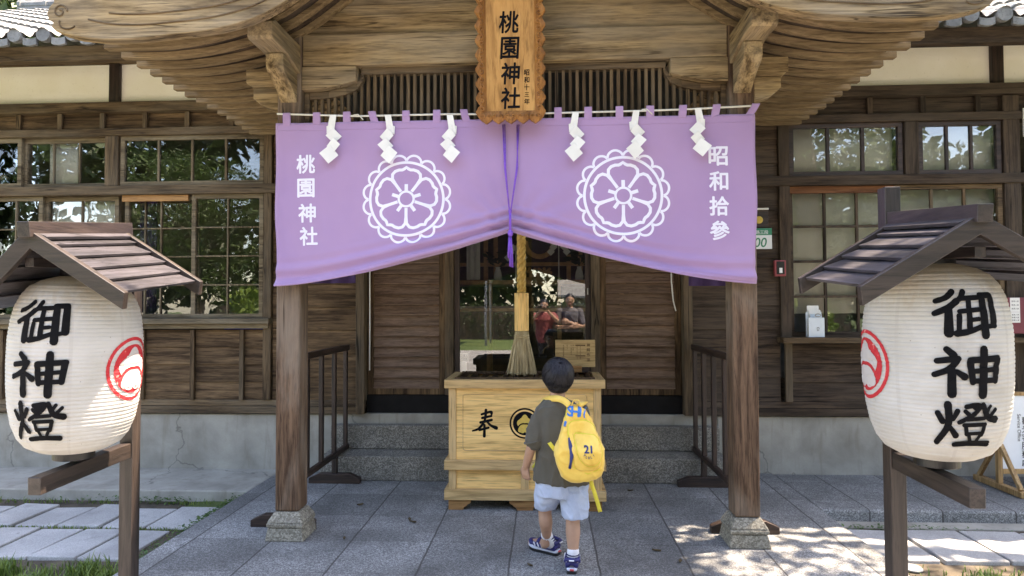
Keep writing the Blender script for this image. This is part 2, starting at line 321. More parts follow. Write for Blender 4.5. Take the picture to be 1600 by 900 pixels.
# ------------------------------------------------------------------ mesh builders
def rnd(a, b): return random.uniform(a, b)
class MB:
    def __init__(s): s.v = []; s.f = []
    def add(s, vs, fs):
        o = len(s.v); s.v += [tuple(p) for p in vs]; s.f += [tuple(i+o for i in f) for f in fs]; return s
    def box(s, x0, x1, y0, y1, z0, z1):
        x0, x1 = sorted((x0, x1)); y0, y1 = sorted((y0, y1)); z0, z1 = sorted((z0, z1))
        return s.add([(x0, y0, z0), (x1, y0, z0), (x1, y1, z0), (x0, y1, z0), (x0, y0, z1), (x1, y0, z1), (x1, y1, z1), (x0, y1, z1)],
                     [(3, 2, 1, 0), (4, 5, 6, 7), (0, 1, 5, 4), (1, 2, 6, 5), (2, 3, 7, 6), (3, 0, 4, 7)])
    def hexa(s, p):   # 8 corner points in box order
        return s.add(p, [(3, 2, 1, 0), (4, 5, 6, 7), (0, 1, 5, 4), (1, 2, 6, 5), (2, 3, 7, 6), (3, 0, 4, 7)])
    def bar(s, a, b, w, h, up=(0, 0, 1)):   # box from a to b, w sideways, h along up
        a, b = Vector(a), Vector(b); d = (b-a).normalized(); side = d.cross(Vector(up)).normalized(); u = side.cross(d)
        q = [-side*w/2-u*h/2, side*w/2-u*h/2, side*w/2+u*h/2, -side*w/2+u*h/2]
        return s.add([a+x for x in q]+[b+x for x in q], [(0, 1, 2, 3), (7, 6, 5, 4), (1, 0, 4, 5), (2, 1, 5, 6), (3, 2, 6, 7), (0, 3, 7, 4)])
    def prism(s, poly, fn, a, b):   # 2-D outline, fn(u, v, w) -> point, extruded w from a to b
        n = len(poly)
        vs = [fn(u, v, a) for u, v in poly]+[fn(u, v, b) for u, v in poly]
        return s.add(vs, [tuple(range(n))[::-1], tuple(range(n, 2*n))]+[(i, (i+1) % n, n+(i+1) % n, n+i) for i in range(n)])
    def tube(s, pts, rad, n=8, cap=True):
        pts = [Vector(p) for p in pts]; rad = rad if hasattr(rad, '__len__') else [rad]*len(pts); o = len(s.v); t0 = None
        for i, p in enumerate(pts):
            t = (pts[min(i+1, len(pts)-1)]-pts[max(i-1, 0)]).normalized()
            if t0 is None:
                a = t.orthogonal().normalized()
            else:
                a = (t0.rotation_difference(t) @ a); a = (a-t*a.dot(t)).normalized()
            t0 = t; b = t.cross(a)
            for k in range(n):
                w = 2*math.pi*k/n; s.v.append(tuple(p+(a*math.cos(w)+b*math.sin(w))*rad[i]))
        for i in range(len(pts)-1):
            for k in range(n): s.f.append((o+i*n+k, o+i*n+(k+1) % n, o+(i+1)*n+(k+1) % n, o+(i+1)*n+k))
        if cap: s.f.append(tuple(o+k for k in range(n))[::-1]); s.f.append(tuple(o+(len(pts)-1)*n+k for k in range(n)))
        return s
    def lathe(s, prof, n=32, c=(0, 0, 0), cap=True):   # prof: (r, z)
        o = len(s.v)
        for r, z in prof:
            for k in range(n): w = 2*math.pi*k/n; s.v.append((c[0]+r*math.cos(w), c[1]+r*math.sin(w), c[2]+z))
        for i in range(len(prof)-1):
            for k in range(n): s.f.append((o+i*n+k, o+i*n+(k+1) % n, o+(i+1)*n+(k+1) % n, o+(i+1)*n+k))
        if cap: s.f.append(tuple(o+k for k in range(n))[::-1]); s.f.append(tuple(o+(len(prof)-1)*n+k for k in range(n)))
        return s
    def ball(s, c, r, nu=14, nv=9):
        r = r if hasattr(r, '__len__') else (r, r, r); o = len(s.v)
        for j in range(1, nv):
            t = math.pi*j/nv
            for k in range(nu):
                w = 2*math.pi*k/nu; s.v.append((c[0]+r[0]*math.sin(t)*math.cos(w), c[1]+r[1]*math.sin(t)*math.sin(w), c[2]+r[2]*math.cos(t)))
        s.v += [(c[0], c[1], c[2]+r[2]), (c[0], c[1], c[2]-r[2])]; T = o+(nv-1)*nu
        for j in range(nv-2):
            for k in range(nu): s.f.append((o+j*nu+k, o+(j+1)*nu+k, o+(j+1)*nu+(k+1) % nu, o+j*nu+(k+1) % nu))
        for k in range(nu): s.f.append((T, o+k, o+(k+1) % nu)); s.f.append((T+1, o+(nv-2)*nu+(k+1) % nu, o+(nv-2)*nu+k))
        return s
    def rings(s, rs, n=20):   # rs: (cx, cy, cz, rx, ry, yaw)
        o = len(s.v)
        for cx, cy, cz, rx, ry, yw in rs:
            for k in range(n):
                w = 2*math.pi*k/n; x, y = rx*math.cos(w), ry*math.sin(w)
                s.v.append((cx+x*math.cos(yw)-y*math.sin(yw), cy+x*math.sin(yw)+y*math.cos(yw), cz))
        for i in range(len(rs)-1):
            for k in range(n): s.f.append((o+i*n+k, o+i*n+(k+1) % n, o+(i+1)*n+(k+1) % n, o+(i+1)*n+k))
        s.f.append(tuple(o+k for k in range(n))[::-1]); s.f.append(tuple(o+(len(rs)-1)*n+k for k in range(n)))
        return s
    def grid(s, P):   # P[i][j] points
        o = len(s.v); m = len(P[0])
        for row in P: s.v += [tuple(p) for p in row]
        for i in range(len(P)-1):
            for j in range(m-1): s.f.append((o+i*m+j, o+i*m+j+1, o+(i+1)*m+j+1, o+(i+1)*m+j))
        return s
    def ring(s, x0, x1, z0, z1, y0, y1, w, wb=None):   # rectangular frame in one piece
        wb = wb or w; o = [(x0, z0), (x1, z0), (x1, z1), (x0, z1)]; i = [(x0+w, z0+wb), (x1-w, z0+wb), (x1-w, z1-w), (x0+w, z1-w)]
        vs = [(x, y, z) for y in (y0, y1) for q in (o, i) for x, z in q]; f = []
        for k in range(4):
            j = (k+1) % 4; f += [(k, j, 4+j, 4+k), (8+j, 8+k, 12+k, 12+j), (j, k, 8+k, 8+j), (4+k, 4+j, 12+j, 12+k)]
        return s.add(vs, f)
    def build(s, name, mat, parent=None, smooth=False, bevel=0, local=False, fix=True, seg=2, angle=35, solid=0):
        me = bpy.data.meshes.new(name); me.from_pydata(s.v, [], s.f); me.validate()
        if fix:
            bm = bmesh.new(); bm.from_mesh(me); bmesh.ops.recalc_face_normals(bm, faces=bm.faces); bm.to_mesh(me); bm.free()
        me.materials.append(MATS[mat] if isinstance(mat, str) else mat)
        if smooth: me.shade_smooth()
        o = bpy.data.objects.new(name, me); col.objects.link(o)
        if parent is not None: adopt(o, parent, local)
        if solid:
            m = o.modifiers.new('thick', 'SOLIDIFY'); m.thickness = solid; m.offset = 0
        if bevel:
            m = o.modifiers.new('edge', 'BEVEL'); m.width = bevel; m.segments = seg; m.limit_method = 'ANGLE'; m.angle_limit = R(angle)
        return o
def world_of(o):
    m = o.matrix_basis.copy()
    if o.parent: m = world_of(o.parent) @ o.matrix_parent_inverse @ m
    return m
def adopt(o, parent, local=False):
    o.parent = parent; o.matrix_parent_inverse = Matrix() if local else world_of(parent).inverted()
def tag(o, label=None, cat=None, group=None, kind=None):
    for k, v in (('label', label), ('category', cat), ('group', group), ('kind', kind)):
        if v: o[k] = v
    return o
def thing(name, label, cat, loc=(0, 0, 0), group=None, rotz=0):
    o = bpy.data.objects.new(name, None); col.objects.link(o); o.location = loc; o.rotation_euler.z = rotz; o.empty_display_size = .1
    return tag(o, label, cat, group)
def copy_tree(o, parent=None):
    c = o.copy(); col.objects.link(c)
    if parent is not None: c.parent = parent
    for ch in [x for x in bpy.data.objects if x.parent == o]: copy_tree(ch, c)
    return c

# flat artwork (ink, dye, paint): polygons in a 2-D frame, sliced finely and laid on a surface by fn(u, v, lift)
def strokes2d(paths, jitter=0):
    """paths: (points, width | (w0, w1) | [w...]) -> round-ended brush strokes"""
    out = []
    for pts, w in paths:
        P = [Vector(p) for p in pts]
        W = [w]*len(P) if not hasattr(w, '__len__') else ([w[0]+(w[1]-w[0])*i/(len(P)-1) for i in range(len(P))] if len(w) == 2 and len(P) != 2 else list(w))
        if len(P) > 2:   # smooth
            Q, V = [], []
            for i in range(len(P)-1):
                a, b, c, d = P[max(i-1, 0)], P[i], P[i+1], P[min(i+2, len(P)-1)]
                for k in range(5):
                    t = k/5; Q.append(.5*((2*b)+(c-a)*t+(2*a-5*b+4*c-d)*t*t+(3*b-a-3*c+d)*t**3)); V.append(W[i]+(W[i+1]-W[i])*t)
            P, W = Q+[P[-1]], V+[W[-1]]
        L, Rr = [], []
        for i, p in enumerate(P):
            t = (P[min(i+1, len(P)-1)]-P[max(i-1, 0)]).normalized(); nn = Vector((-t.y, t.x)); h = W[i]/2*(1+rnd(-jitter, jitter))
            L.append(p+nn*h); Rr.append(p-nn*h)
        t1 = (P[-1]-P[-2]).normalized(); t0 = (P[0]-P[1]).normalized(); e = []; b = []
        for k in range(1, 5):
            a = math.pi*k/5; e.append(P[-1]+(Vector((-t1.y, t1.x))*math.cos(a)+t1*math.sin(a))*W[-1]/2)
            b.append(P[0]+(Vector((-t0.y, t0.x))*math.cos(a)+t0*math.sin(a))*W[0]/2)
        out.append([tuple(p) for p in L+e+Rr[::-1]+b])
    return out
def ring2d(c, r, w, n=64, ry=None):
    out = []; ry = ry or r
    for k in range(n):
        a, b = 2*math.pi*k/n, 2*math.pi*(k+1)/n
        out.append([(c[0]+(r+s*w/2)*math.cos(t), c[1]+(ry+s*w/2)*math.sin(t)) for t, s in ((a, -1), (a, 1), (b, 1), (b, -1))])
    return out
def ribbon2d(pts, w, closed=False):
    P = [Vector(p) for p in pts]; n = len(P); L = []
    for i in range(n):
        a = P[(i-1) % n] if closed else P[max(i-1, 0)]; b = P[(i+1) % n] if closed else P[min(i+1, n-1)]
        t = (b-a).normalized(); q = Vector((-t.y, t.x)); L.append((P[i]+q*w/2, P[i]-q*w/2))
    return [[tuple(L[i][0]), tuple(L[(i+1) % n][0]), tuple(L[(i+1) % n][1]), tuple(L[i][1])] for i in range(n if closed else n-1)]
_txt = {}
def text2d(s, size, bold=0.):
    """glyph outlines of the built-in font, centred on its box, scaled to box height size"""
    k = (s, bold)
    if k not in _txt:
        c = bpy.data.curves.new('lettering', 'FONT'); c.body = s; c.size = 1; c.resolution_u = 4
        o = bpy.data.objects.new('lettering', c); col.objects.link(o)
        me = bpy.data.meshes.new_from_object(o.evaluated_get(bpy.context.evaluated_depsgraph_get()))
        V = [(v.co.x, v.co.y) for v in me.vertices]; F = [[V[i] for i in p.vertices] for p in me.polygons]
        bpy.data.objects.remove(o); bpy.data.curves.remove(c); bpy.data.meshes.remove(me); _txt[k] = F
    F = bolder(_txt[k], bold*.8) if bold else _txt[k]; xs = [p[0] for f in F for p in f]; ys = [p[1] for f in F for p in f]
    cx, cy, h = (min(xs)+max(xs))/2, (min(ys)+max(ys))/2, max(ys)-min(ys)
    return [[((x-cx)/h*size, (y-cy)/h*size) for x, y in f] for f in F]
def bolder(F, d):   # a heavier letter: the outline laid again a little to each side
    return [[(x+a*d, y+b*d) for x, y in f] for a, b in ((0, 0), (1, 0), (-1, 0), (0, 1), (0, -1), (.7, .7), (-.7, .7), (.7, -.7), (-.7, -.7)) for f in F]
def moved(F, dx, dy, sx=1, sy=1, rot=0, shear=0):
    c, s = math.cos(rot), math.sin(rot)
    return [[(dx+(x*sx+y*shear)*c-y*sy*s, dy+(x*sx+y*shear)*s+y*sy*c) for x, y in f] for f in F]
def column(text, cx, cys, size, bold=.02, sx=1):
    F = []
    for ch, cy in zip(text, cys): F += moved(text2d(ch, size if not hasattr(size, '__len__') else size[0], bold), cx, cy, sx)
    return F
def decal(name, polys, fn, mat, parent, step=None, lift=.002, local=False, stack=0.):
    bm = bmesh.new()
    for i, f in enumerate(polys):
        vs = [bm.verts.new((x, y, (i % 61)*stack)) for x, y in f]
        try: bm.faces.new(vs)
        except ValueError: pass
    bmesh.ops.triangulate(bm, faces=bm.faces)
    if step:
        xs = [v.co.x for v in bm.verts]; ys = [v.co.y for v in bm.verts]
        for lo, hi, no in ((min(xs), max(xs), (1, 0, 0)), (min(ys), max(ys), (0, 1, 0))):
            k = math.floor(lo/step)+1
            while k*step < hi:
                bmesh.ops.bisect_plane(bm, geom=bm.verts[:]+bm.edges[:]+bm.faces[:], plane_co=Vector(no)*k*step, plane_no=no); k += 1
    for v in bm.verts: v.co = Vector(fn(v.co.x, v.co.y, lift+v.co.z))
    me = bpy.data.meshes.new(name); bm.to_mesh(me); bm.free(); me.materials.append(MATS[mat])
    o = bpy.data.objects.new(name, me); col.objects.link(o); adopt(o, parent, local); return o

# brush lettering, traced as strokes (units: a box about 250 wide, 190 high, y down)
GLYPH = {
'御': [([(78, 8), (52, 32), (14, 46)], (26, 22)), ([(92, 46), (60, 72), (10, 96)], (28, 24)), ([(60, 78), (58, 176)], (30, 36)),
      ([(122, 8), (104, 40)], (24, 20)), ([(104, 36), (176, 32)], 22), ([(138, 36), (134, 156)], (22, 24)), ([(100, 88), (176, 80)], 20), ([(98, 104), (94, 168)], (22, 20)),
      ([(138, 122), (172, 118)], 18), ([(86, 176), (130, 168), (180, 148)], (28, 20)), ([(196, 26), (194, 182)], (32, 36)), ([(190, 24), (240, 22)], 26), ([(238, 24), (236, 140)], (30, 34)), ([(234, 144), (208, 148)], 20)],
'神': [([(50, 12), (74, 34)], (26, 30)), ([(16, 58), (90, 48)], 25), ([(86, 54), (56, 90), (6, 112)], (26, 24)), ([(66, 92), (66, 186)], (30, 36)), ([(84, 98), (112, 118)], (20, 30)),
      ([(134, 60), (142, 138)], (28, 26)), ([(134, 54), (252, 46)], 26), ([(248, 50), (236, 132)], (30, 28)), ([(146, 96), (238, 88)], 20), ([(142, 134), (236, 130)], 22), ([(188, 12), (182, 186)], (34, 38))],
'燈': [([(14, 44), (32, 76)], (22, 26)), ([(88, 34), (72, 66)], (22, 18)), ([(52, 10), (56, 70), (46, 108), (8, 162)], (30, 24)), ([(56, 92), (84, 130)], (18, 28)),
      ([(122, 16), (176, 10), (154, 44), (96, 78)], (20, 18)), ([(118, 34), (138, 52)], 18), ([(190, 8), (212, 54), (254, 66)], (22, 30)), ([(222, 14), (206, 36)], 16), ([(248, 26), (226, 48)], 16),
      ([(128, 66), (198, 60)], 16), ([(116, 88), (204, 84)], 17), ([(122, 88), (128, 124)], 17), ([(204, 84), (194, 124)], 18), ([(128, 122), (196, 118)], 15), ([(138, 130), (146, 150)], 16), ([(186, 128), (174, 150)], 16), ([(80, 168), (150, 160), (236, 162)], (20, 26))],
'奉': [([(95, 45), (180, 22), (188, 38)], (20, 26)), ([(100, 76), (186, 58)], (22, 20)), ([(84, 114), (190, 92)], (24, 22)), ([(136, 8), (124, 96), (70, 165), (10, 186)], (26, 22, 22, 14)), ([(140, 100), (180, 138), (232, 160)], (18, 22, 34)), ([(76, 178), (160, 158)], (22, 20)), ([(122, 136), (120, 230)], (22, 28))],
}
def brush(ch, w, h, jitter=.05, bold=1.):
    F = strokes2d([(q, tuple(e*bold for e in w) if hasattr(w, '__len__') else w*bold) for q, w in GLYPH[ch]], jitter); xs = [p[0] for f in F for p in f]; ys = [p[1] for f in F for p in f]
    x0, x1, y0, y1 = min(xs), max(xs), min(ys), max(ys)
    return [[((x-(x0+x1)/2)/(x1-x0)*w, -(y-(y0+y1)/2)/(y1-y0)*h) for x, y in f] for f in F]
def smooth_closed(pts, k=6):
    n = len(pts); P = [Vector(p) for p in pts]; out = []
    for i in range(n):
        a, b, c, d = P[i-1], P[i], P[(i+1) % n], P[(i+2) % n]
        for j in range(k):
            t = j/k; out.append(tuple(.5*((2*b)+(c-a)*t+(2*a-5*b+4*c-d)*t*t+(3*b-a-3*c+d)*t**3)))
    return out
# round crest: a lobed pine-like shape above a smaller one, in a disc of radius .8 inside a thin ring (unit radius)
def lobes(centres, base):   # outline through bulging arcs between corner points
    out = []
    n = len(centres)
    for i in range(n):
        a, b, bul = Vector(centres[i][:2]), Vector(centres[(i+1) % n][:2]), centres[i][2]
        m = (a+b)/2; d = b-a; q = Vector((d.y, -d.x))*bul
        for k in range(7):
            t = k/7; out.append(tuple(a.lerp(b, t)+q*4*t*(1-t)))
    return out
CREST_TOP = lobes([(-.50, -.20, -.30), (-.34, .30, -.32), (-.26, .36, -.50), (.26, .36, -.32), (.34, .30, -.30), (.50, -.20, .16), (.0, .02, .16)], 0)
CREST_LOW = lobes([(-.47, -.36, -.20), (.0, -.08, -.20), (.47, -.36, -.34), (.30, -.64, -.20), (.0, -.60, -.20), (-.30, -.64, -.34)], 0)

# ------------------------------------------------------------------ ground
soil = MB(); N = 26
P = [[(x, y, -.105 + (.02*noise.noise((x*1.3, y*1.3, 0)) if abs(x) < 8 and abs(y) < 9 else 0)) for x in np.concatenate(([-120, -40, -12], np.linspace(-7, 7, 40), [12, 40, 120]))] for y in np.concatenate(([-120, -40, -15], np.linspace(-5, 5.5, 34), [14, 40, 120]))]
tag(soil.grid(P).build('ground', 'lawn', smooth=True), kind='structure')
g = MB().box(-2.433, 2.007, 2.46, 5.86, -.16, 0)
g.box(-2.433, 2.007, 5.861, 9, -.16, -.02)
tag(g.build('porch_paving', 'paving', bevel=.006), kind='structure')
g = MB()
xs = np.linspace(-9, -2.437, 60)
g.box(-9, -2.437, 5.155, 5.86, -.2, -.004)
tag(g.build('concrete_strip', 'concrete', bevel=.012), kind='structure')
tag(MB().box(2.011, 9, 4.86, 5.86, -.2, -.004).build('kerb_step', 'paving', bevel=.02, seg=3), kind='structure')
tag(MB().box(2.03, 9, 4.72, 4.855, -.2, -.085).build('kerb_strip', 'concrete', bevel=.006), kind='structure')
tag(MB().grid([[(x, y, -.096) for x in np.linspace(a, b, 30)] for y in np.linspace(2.3, 5.2, 24) for a, b in ((-6.5, -2.434),)]).build('soil_bed', 'soil'), kind='structure')
tag(MB().grid([[(x, y, -.096) for x in np.linspace(2.008, 6.5, 30)] for y in np.linspace(2.3, 4.75, 24)]).build('soil_bed', 'soil'), kind='structure')
tag(MB().box(-9, 9, -11, 2.45, -.2, -.085).build('bounce_forecourt', 'bounce_forecourt'), kind='structure')  # unseen ground, added to throw sunlight up at the eaves and plaster
pv = MB()
def slab(x0, x1, y0, y1, z, t=.07):
    j = lambda: rnd(-.008, .008)
    dz = rnd(-.006, .006); q = [(x0+j(), y0+j()), (x1+j(), y0+j()), (x1+j(), y1+j()), (x0+j(), y1+j())]; tl = [rnd(-.004, .004) for _ in range(4)]
    pv.hexa([(a, b, z-t) for a, b in q]+[(a, b, z+dz+e) for (a, b), e in zip(q, tl)])
for i in range(13):
    x = -2.66-.32*i if i else -2.66
    slab(x-.30, x, 3.93, 4.45, -.075); 
for i in range(12):
    x = -2.58-.328*i; slab(x-.31, x, 4.50, 4.93+.06*(i % 2 == 0), -.078)
for i in range(11):
    x = 2.035+.405*i; slab(x, x+.375, 4.10, 4.63, -.07)
tag(pv.build('stone_path', 'paver', bevel=.008), kind='structure')

# ------------------------------------------------------------------ the shrine hall
Hall = thing('shrine_hall', 'weathered brown timber shrine hall with a curved porch roof and glazed doors', 'shrine', (XC, 5.85, 0))
YW = 5.85
def part(mb, name, mat, bevel=.004, smooth=False, parent=None, **k): return mb.build(name, mat, parent or Hall, smooth=smooth, bevel=bevel, **k)
# foundation and sill
part(MB().box(-8, -1.96, YW, YW+.25, -.2, .505).box(1.53, 8, YW, YW+.25, -.2, .505).box(-1.958, 1.528, YW, YW+.4, -.2, .515), 'foundation', 'concrete', .01)
st = part(MB().box(-1.96, 1.53, 5.475, YW-.002, 0, .21).box(-1.955, 1.525, 5.745, YW-.003, .212, .425), 'steps', 'step_stone', .012)
# boarded wall sections
def boards(x0, x1, z0, z1, n, y=YW, proud=.012, mat='wall_wood_X'):
    m = MB(); h = (z1-z0)/n
    for i in range(n):
        a, b = z0+i*h, z0+(i+1)*h-.001
        m.hexa([(x0, y-proud, a), (x1, y-proud, a), (x1, y+.05, a), (x0, y+.05, a), (x0, y-.002, b), (x1, y-.002, b), (x1, y+.05, b), (x0, y+.05, b)])
    return m
def jboards(x0, x1, z0, z1, n, cuts=()):   # boards with butt joints
    xs = sorted([x0, x1]+list(cuts)); m = MB()
    for a, b in zip(xs, xs[1:]): q = boards(a+.0008, b-.0008, z0, z1, n); m.add(q.v, q.f)
    return m
XLW, XRW = -2.625, 2.115        # inner edges of the window bays
zD0, zD1 = .64, 1.29
part(jboards(-8, XLW, zD0, zD1, 4, (-6.1, -4.4, -3.32)), 'wall_boards', 'wall_wood_X', .002)
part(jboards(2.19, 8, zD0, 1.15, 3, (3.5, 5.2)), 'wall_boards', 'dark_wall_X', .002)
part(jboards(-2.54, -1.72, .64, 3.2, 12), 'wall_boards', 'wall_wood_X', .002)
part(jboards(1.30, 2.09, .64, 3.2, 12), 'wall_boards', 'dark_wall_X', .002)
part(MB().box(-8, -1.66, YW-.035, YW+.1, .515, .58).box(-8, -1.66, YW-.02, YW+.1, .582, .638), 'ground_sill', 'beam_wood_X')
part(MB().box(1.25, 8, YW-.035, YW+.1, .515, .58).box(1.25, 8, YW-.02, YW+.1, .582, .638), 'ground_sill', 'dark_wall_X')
for x in (-5.15, -4.72, -4.28, -3.77, -3.29, -2.82, 3.02, 3.45, 3.9, 4.4):
    top = 1.29 if x < 0 else 1.15
    part(MB().box(x-.02, x+.02, YW-.045, YW-.013, .64, top), 'batten', 'beam_wood_Z' if x < 0 else 'dark_wall_Z', .003)
for x in (2.15,): part(MB().box(x-.03, x+.03, YW-.05, YW-.013, .64, 1.16), 'batten', 'beam_wood_Z', .003)
# upper beams
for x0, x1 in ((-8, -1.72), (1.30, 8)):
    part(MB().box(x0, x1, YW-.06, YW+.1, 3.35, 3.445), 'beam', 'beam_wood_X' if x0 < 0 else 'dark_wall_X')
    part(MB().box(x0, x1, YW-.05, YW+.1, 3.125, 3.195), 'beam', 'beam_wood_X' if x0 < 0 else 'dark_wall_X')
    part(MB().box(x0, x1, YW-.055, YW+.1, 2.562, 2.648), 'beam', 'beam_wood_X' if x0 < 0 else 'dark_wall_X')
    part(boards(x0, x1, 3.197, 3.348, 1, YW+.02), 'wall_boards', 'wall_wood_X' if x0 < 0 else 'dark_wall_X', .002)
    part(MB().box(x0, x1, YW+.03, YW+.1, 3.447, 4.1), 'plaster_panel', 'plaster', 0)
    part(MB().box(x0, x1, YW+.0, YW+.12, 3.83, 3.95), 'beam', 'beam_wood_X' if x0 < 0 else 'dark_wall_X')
for x in (-5.03, -4.62, -4.2, -3.78, -3.37, -2.94, -2.55, 2.42, 2.9, 3.36, 3.83, 4.3):
    part(MB().box(x-.022, x+.022, YW-.03, YW+.0, 3.197, 3.348), 'stud', 'beam_wood_Z' if x < 0 else 'dark_wall_Z', .003)
for x in (-4.1, 4.02):
    part(MB().box(x-.05, x+.05, YW-.012, YW+.06, 3.447, 3.828), 'post', 'dark_wood_Z')
for x0, x1, z0, z1 in ((-4.16, -4.03, 2.65, 3.123), (-2.62, -2.545, .64, 3.123), (2.09, 2.185, 1.18, 3.123), (3.19, 3.31, 2.65, 3.123), (4.03, 4.17, .64, 3.34), (-5.9, -5.78, .64, 3.123)):
    part(MB().box(x0, x1, YW-.04, YW+.08, z0, z1), 'post', 'beam_wood_Z' if x0 < 0 else 'dark_wall_Z')
# window sills
part(MB().box(-8, -2.54, YW-.10, YW+.1, 1.345, 1.395).box(-8, -2.56, YW-.06, YW+.1, 1.30, 1.343), 'window_sill', 'sash_wood_X')
part(MB().box(2.06, 8, YW-.17, YW+.1, 1.165, 1.215), 'window_sill', 'beam_wood_X')
# windows: frame > glazing_bars, glass_pane
def window(x0, x1, z0, z1, cols, rows, y, fr=.04, bars=.013, mat='sash_wood_', rail=None, barx=None):
    rail = rail or fr; m = MB()
    m.ring(x0, x1, z0, z1, y-.02, y+.02, fr, rail)
    f = part(m, 'window', mat+'X', .003)
    a, b, c, d = x0+fr, x1-fr, z0+rail, z1-fr; m = MB()
    for i in range(1, cols):
        x = a+(b-a)*(barx[i-1] if barx else i/cols); m.box(x-bars/2, x+bars/2, y-.014, y+.012, c, d)
    for j in range(1, rows):
        z = c+(d-c)*j/rows; m.box(a, b, y-.0125, y+.0105, z-bars/2, z+bars/2)
    m.build('glazing_bars', mat+'Z', f, bevel=.002)
    q = MB().box(a-.004, b+.004, y+.0005, y+.0035, c-.004, d+.004).build('glass_pane', 'window_glass', f)
    return f
zu0, zu1, zl0, zl1 = 2.65, 3.123, 1.397, 2.56
y1, y2 = YW+.0, YW+.045
window(-5.78, -5.0, zu0, zu1, 3, 1, y1); window(-5.02, -4.165, zu0, zu1, 3, 1, y2)
window(-4.02, -2.63, zu0, zu1, 4, 1, y1, bars=.02)
window(-5.78, -4.78, zl0, zl1, 4, 4, y1); window(-4.80, -4.06, zl0, zl1, 2, 4, y2)
window(-4.00, -3.27, zl0, zl1, 3, 4, y2, barx=[.24, .48]); window(-3.32, -2.63, zl0, zl1, 2, 4, y1)
z0 = 1.217
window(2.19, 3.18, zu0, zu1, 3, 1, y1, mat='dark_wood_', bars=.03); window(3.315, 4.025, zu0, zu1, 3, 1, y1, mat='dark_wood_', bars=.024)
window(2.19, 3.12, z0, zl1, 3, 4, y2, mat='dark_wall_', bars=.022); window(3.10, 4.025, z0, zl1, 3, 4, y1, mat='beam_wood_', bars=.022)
part(MB().box(-3.995, -3.35, YW-.028, YW-.006, 2.50, 2.56), 'lintel_strip', 'foot_wood', .003)
part(MB().box(2.19, 3.12, YW-.01, YW+.02, 2.50, 2.56), 'lintel_strip', 'reddish_board', .003)
for x0, x1, z0_, z1_ in ((2.2, 3.15, 2.6, 3.13), (3.32, 4.02, 2.6, 3.13), (2.2, 4.02, 1.42, 2.56)):
    tag(MB().grid([[(x, YW+.10+.004*math.sin(x*23), z) for x in np.linspace(x0, x1, 40)] for z in (z0_, z1_)]).build('window_blind', 'blind_cloth', solid=.003, smooth=True),
        {2.6: 'pale beige blind behind the upper right window, nearest the curtain' if x0 < 3 else 'pale beige blind behind the upper window beside the corner post', 1.42: 'long pale beige blind behind the right lower windows'}[z0_], 'blind', 'window blinds')
for x0, x1, z0_, z1_, lab in ((-4.77, -4.09, 1.9, 2.55, 'pale panel inside the lower window behind the left lantern roof'), (-4.80, -4.52, 2.66, 3.12, 'narrow white paper behind the middle pane of the upper left window')):
    tag(MB().grid([[(x, YW+.09+.004*math.sin(x*29), z) for x in np.linspace(x0, x1, 24)] for z in (z0_, z1_)]).build('window_blind', 'blind_cloth', solid=.003, smooth=True), lab, 'blind', 'window blinds')
# door bay
XD0, XD1 = -1.66, 1.23
part(MB().box(XD0, XD1, YW+.03, YW+.2, .516, .68), 'door_base', 'stain_black')
for x0, x1 in ((-1.74, -1.66), (1.23, 1.31)):
    part(MB().box(x0, x1, YW-.06, YW+.2, .516, 3.2), 'door_jamb', 'beam_wood_Z')
for x0, x1 in ((-.93, -.85), (.415, .495)):
    part(MB().box(x0, x1, YW+.02, YW+.14, .682, 2.75), 'door_post', 'beam_wood_Z')
def board_door(x0, x1, flip):
    z0, z1, y = .684, 2.72, YW+.06
    d = part(MB().ring(x0, x1, z0, z1, y-.02, y+.02, .055), 'sliding_door', 'wall_wood_Z', .003)
    m = MB(); n = 20; h = (z1-z0-.105)/n
    for i in range(n):
        a = z0+.055+i*h; m.hexa([(x0+.05, y-.017, a), (x1-.05, y-.017, a), (x1-.05, y+.012, a), (x0+.05, y+.012, a), (x0+.05, y+.004, a+h-.003), (x1-.05, y+.004, a+h-.003), (x1-.05, y+.012, a+h-.003), (x0+.05, y+.012, a+h-.003)])
        m.box(x0+.056, x1-.056, y-.026, y-.0175, a+.001, a+.013)
    m.build('lapped_boards', 'door_wood', d, bevel=.0015)
board_door(-1.655, -.932, 0); board_door(.497, 1.225, 1)
part(MB().box(-.85, .415, YW+.05, YW+.12, .682, .74).box(-.85, .415, YW+.05, YW+.12, 2.68, 2.75), 'door_rail', 'beam_wood_X')
gd = part(MB().ring(-.849, .414, .742, 2.678, YW+.07, YW+.11, .049, .02), 'glass_door', 'dark_wood_Z', .003)
MB().box(-.80, .365, YW+.088, YW+.094, .742, 2.678).build('glass_pane', 'door_glass', gd)
MB().tube([(.388, YW+.06, 1.6), (.388, YW+.055, 1.66)], .009, 8).build('latch', 'metal_grey', gd)
part(MB().box(XD0-.3, XD1+.3, YW+.02, YW+.16, 2.752, 4.4), 'wall_boards', 'porch_shade_dark', 0)  # blackened to stand in for the porch shade seen through the lattice
part(MB().box(XC-1.38, XC+1.38, 4.26, YW-.0, 3.10, 3.12), 'porch_shade_ceiling', 'porch_shade_dark', 0)  # added sheet, blackened as shade, covers the lit rafters behind the lattice
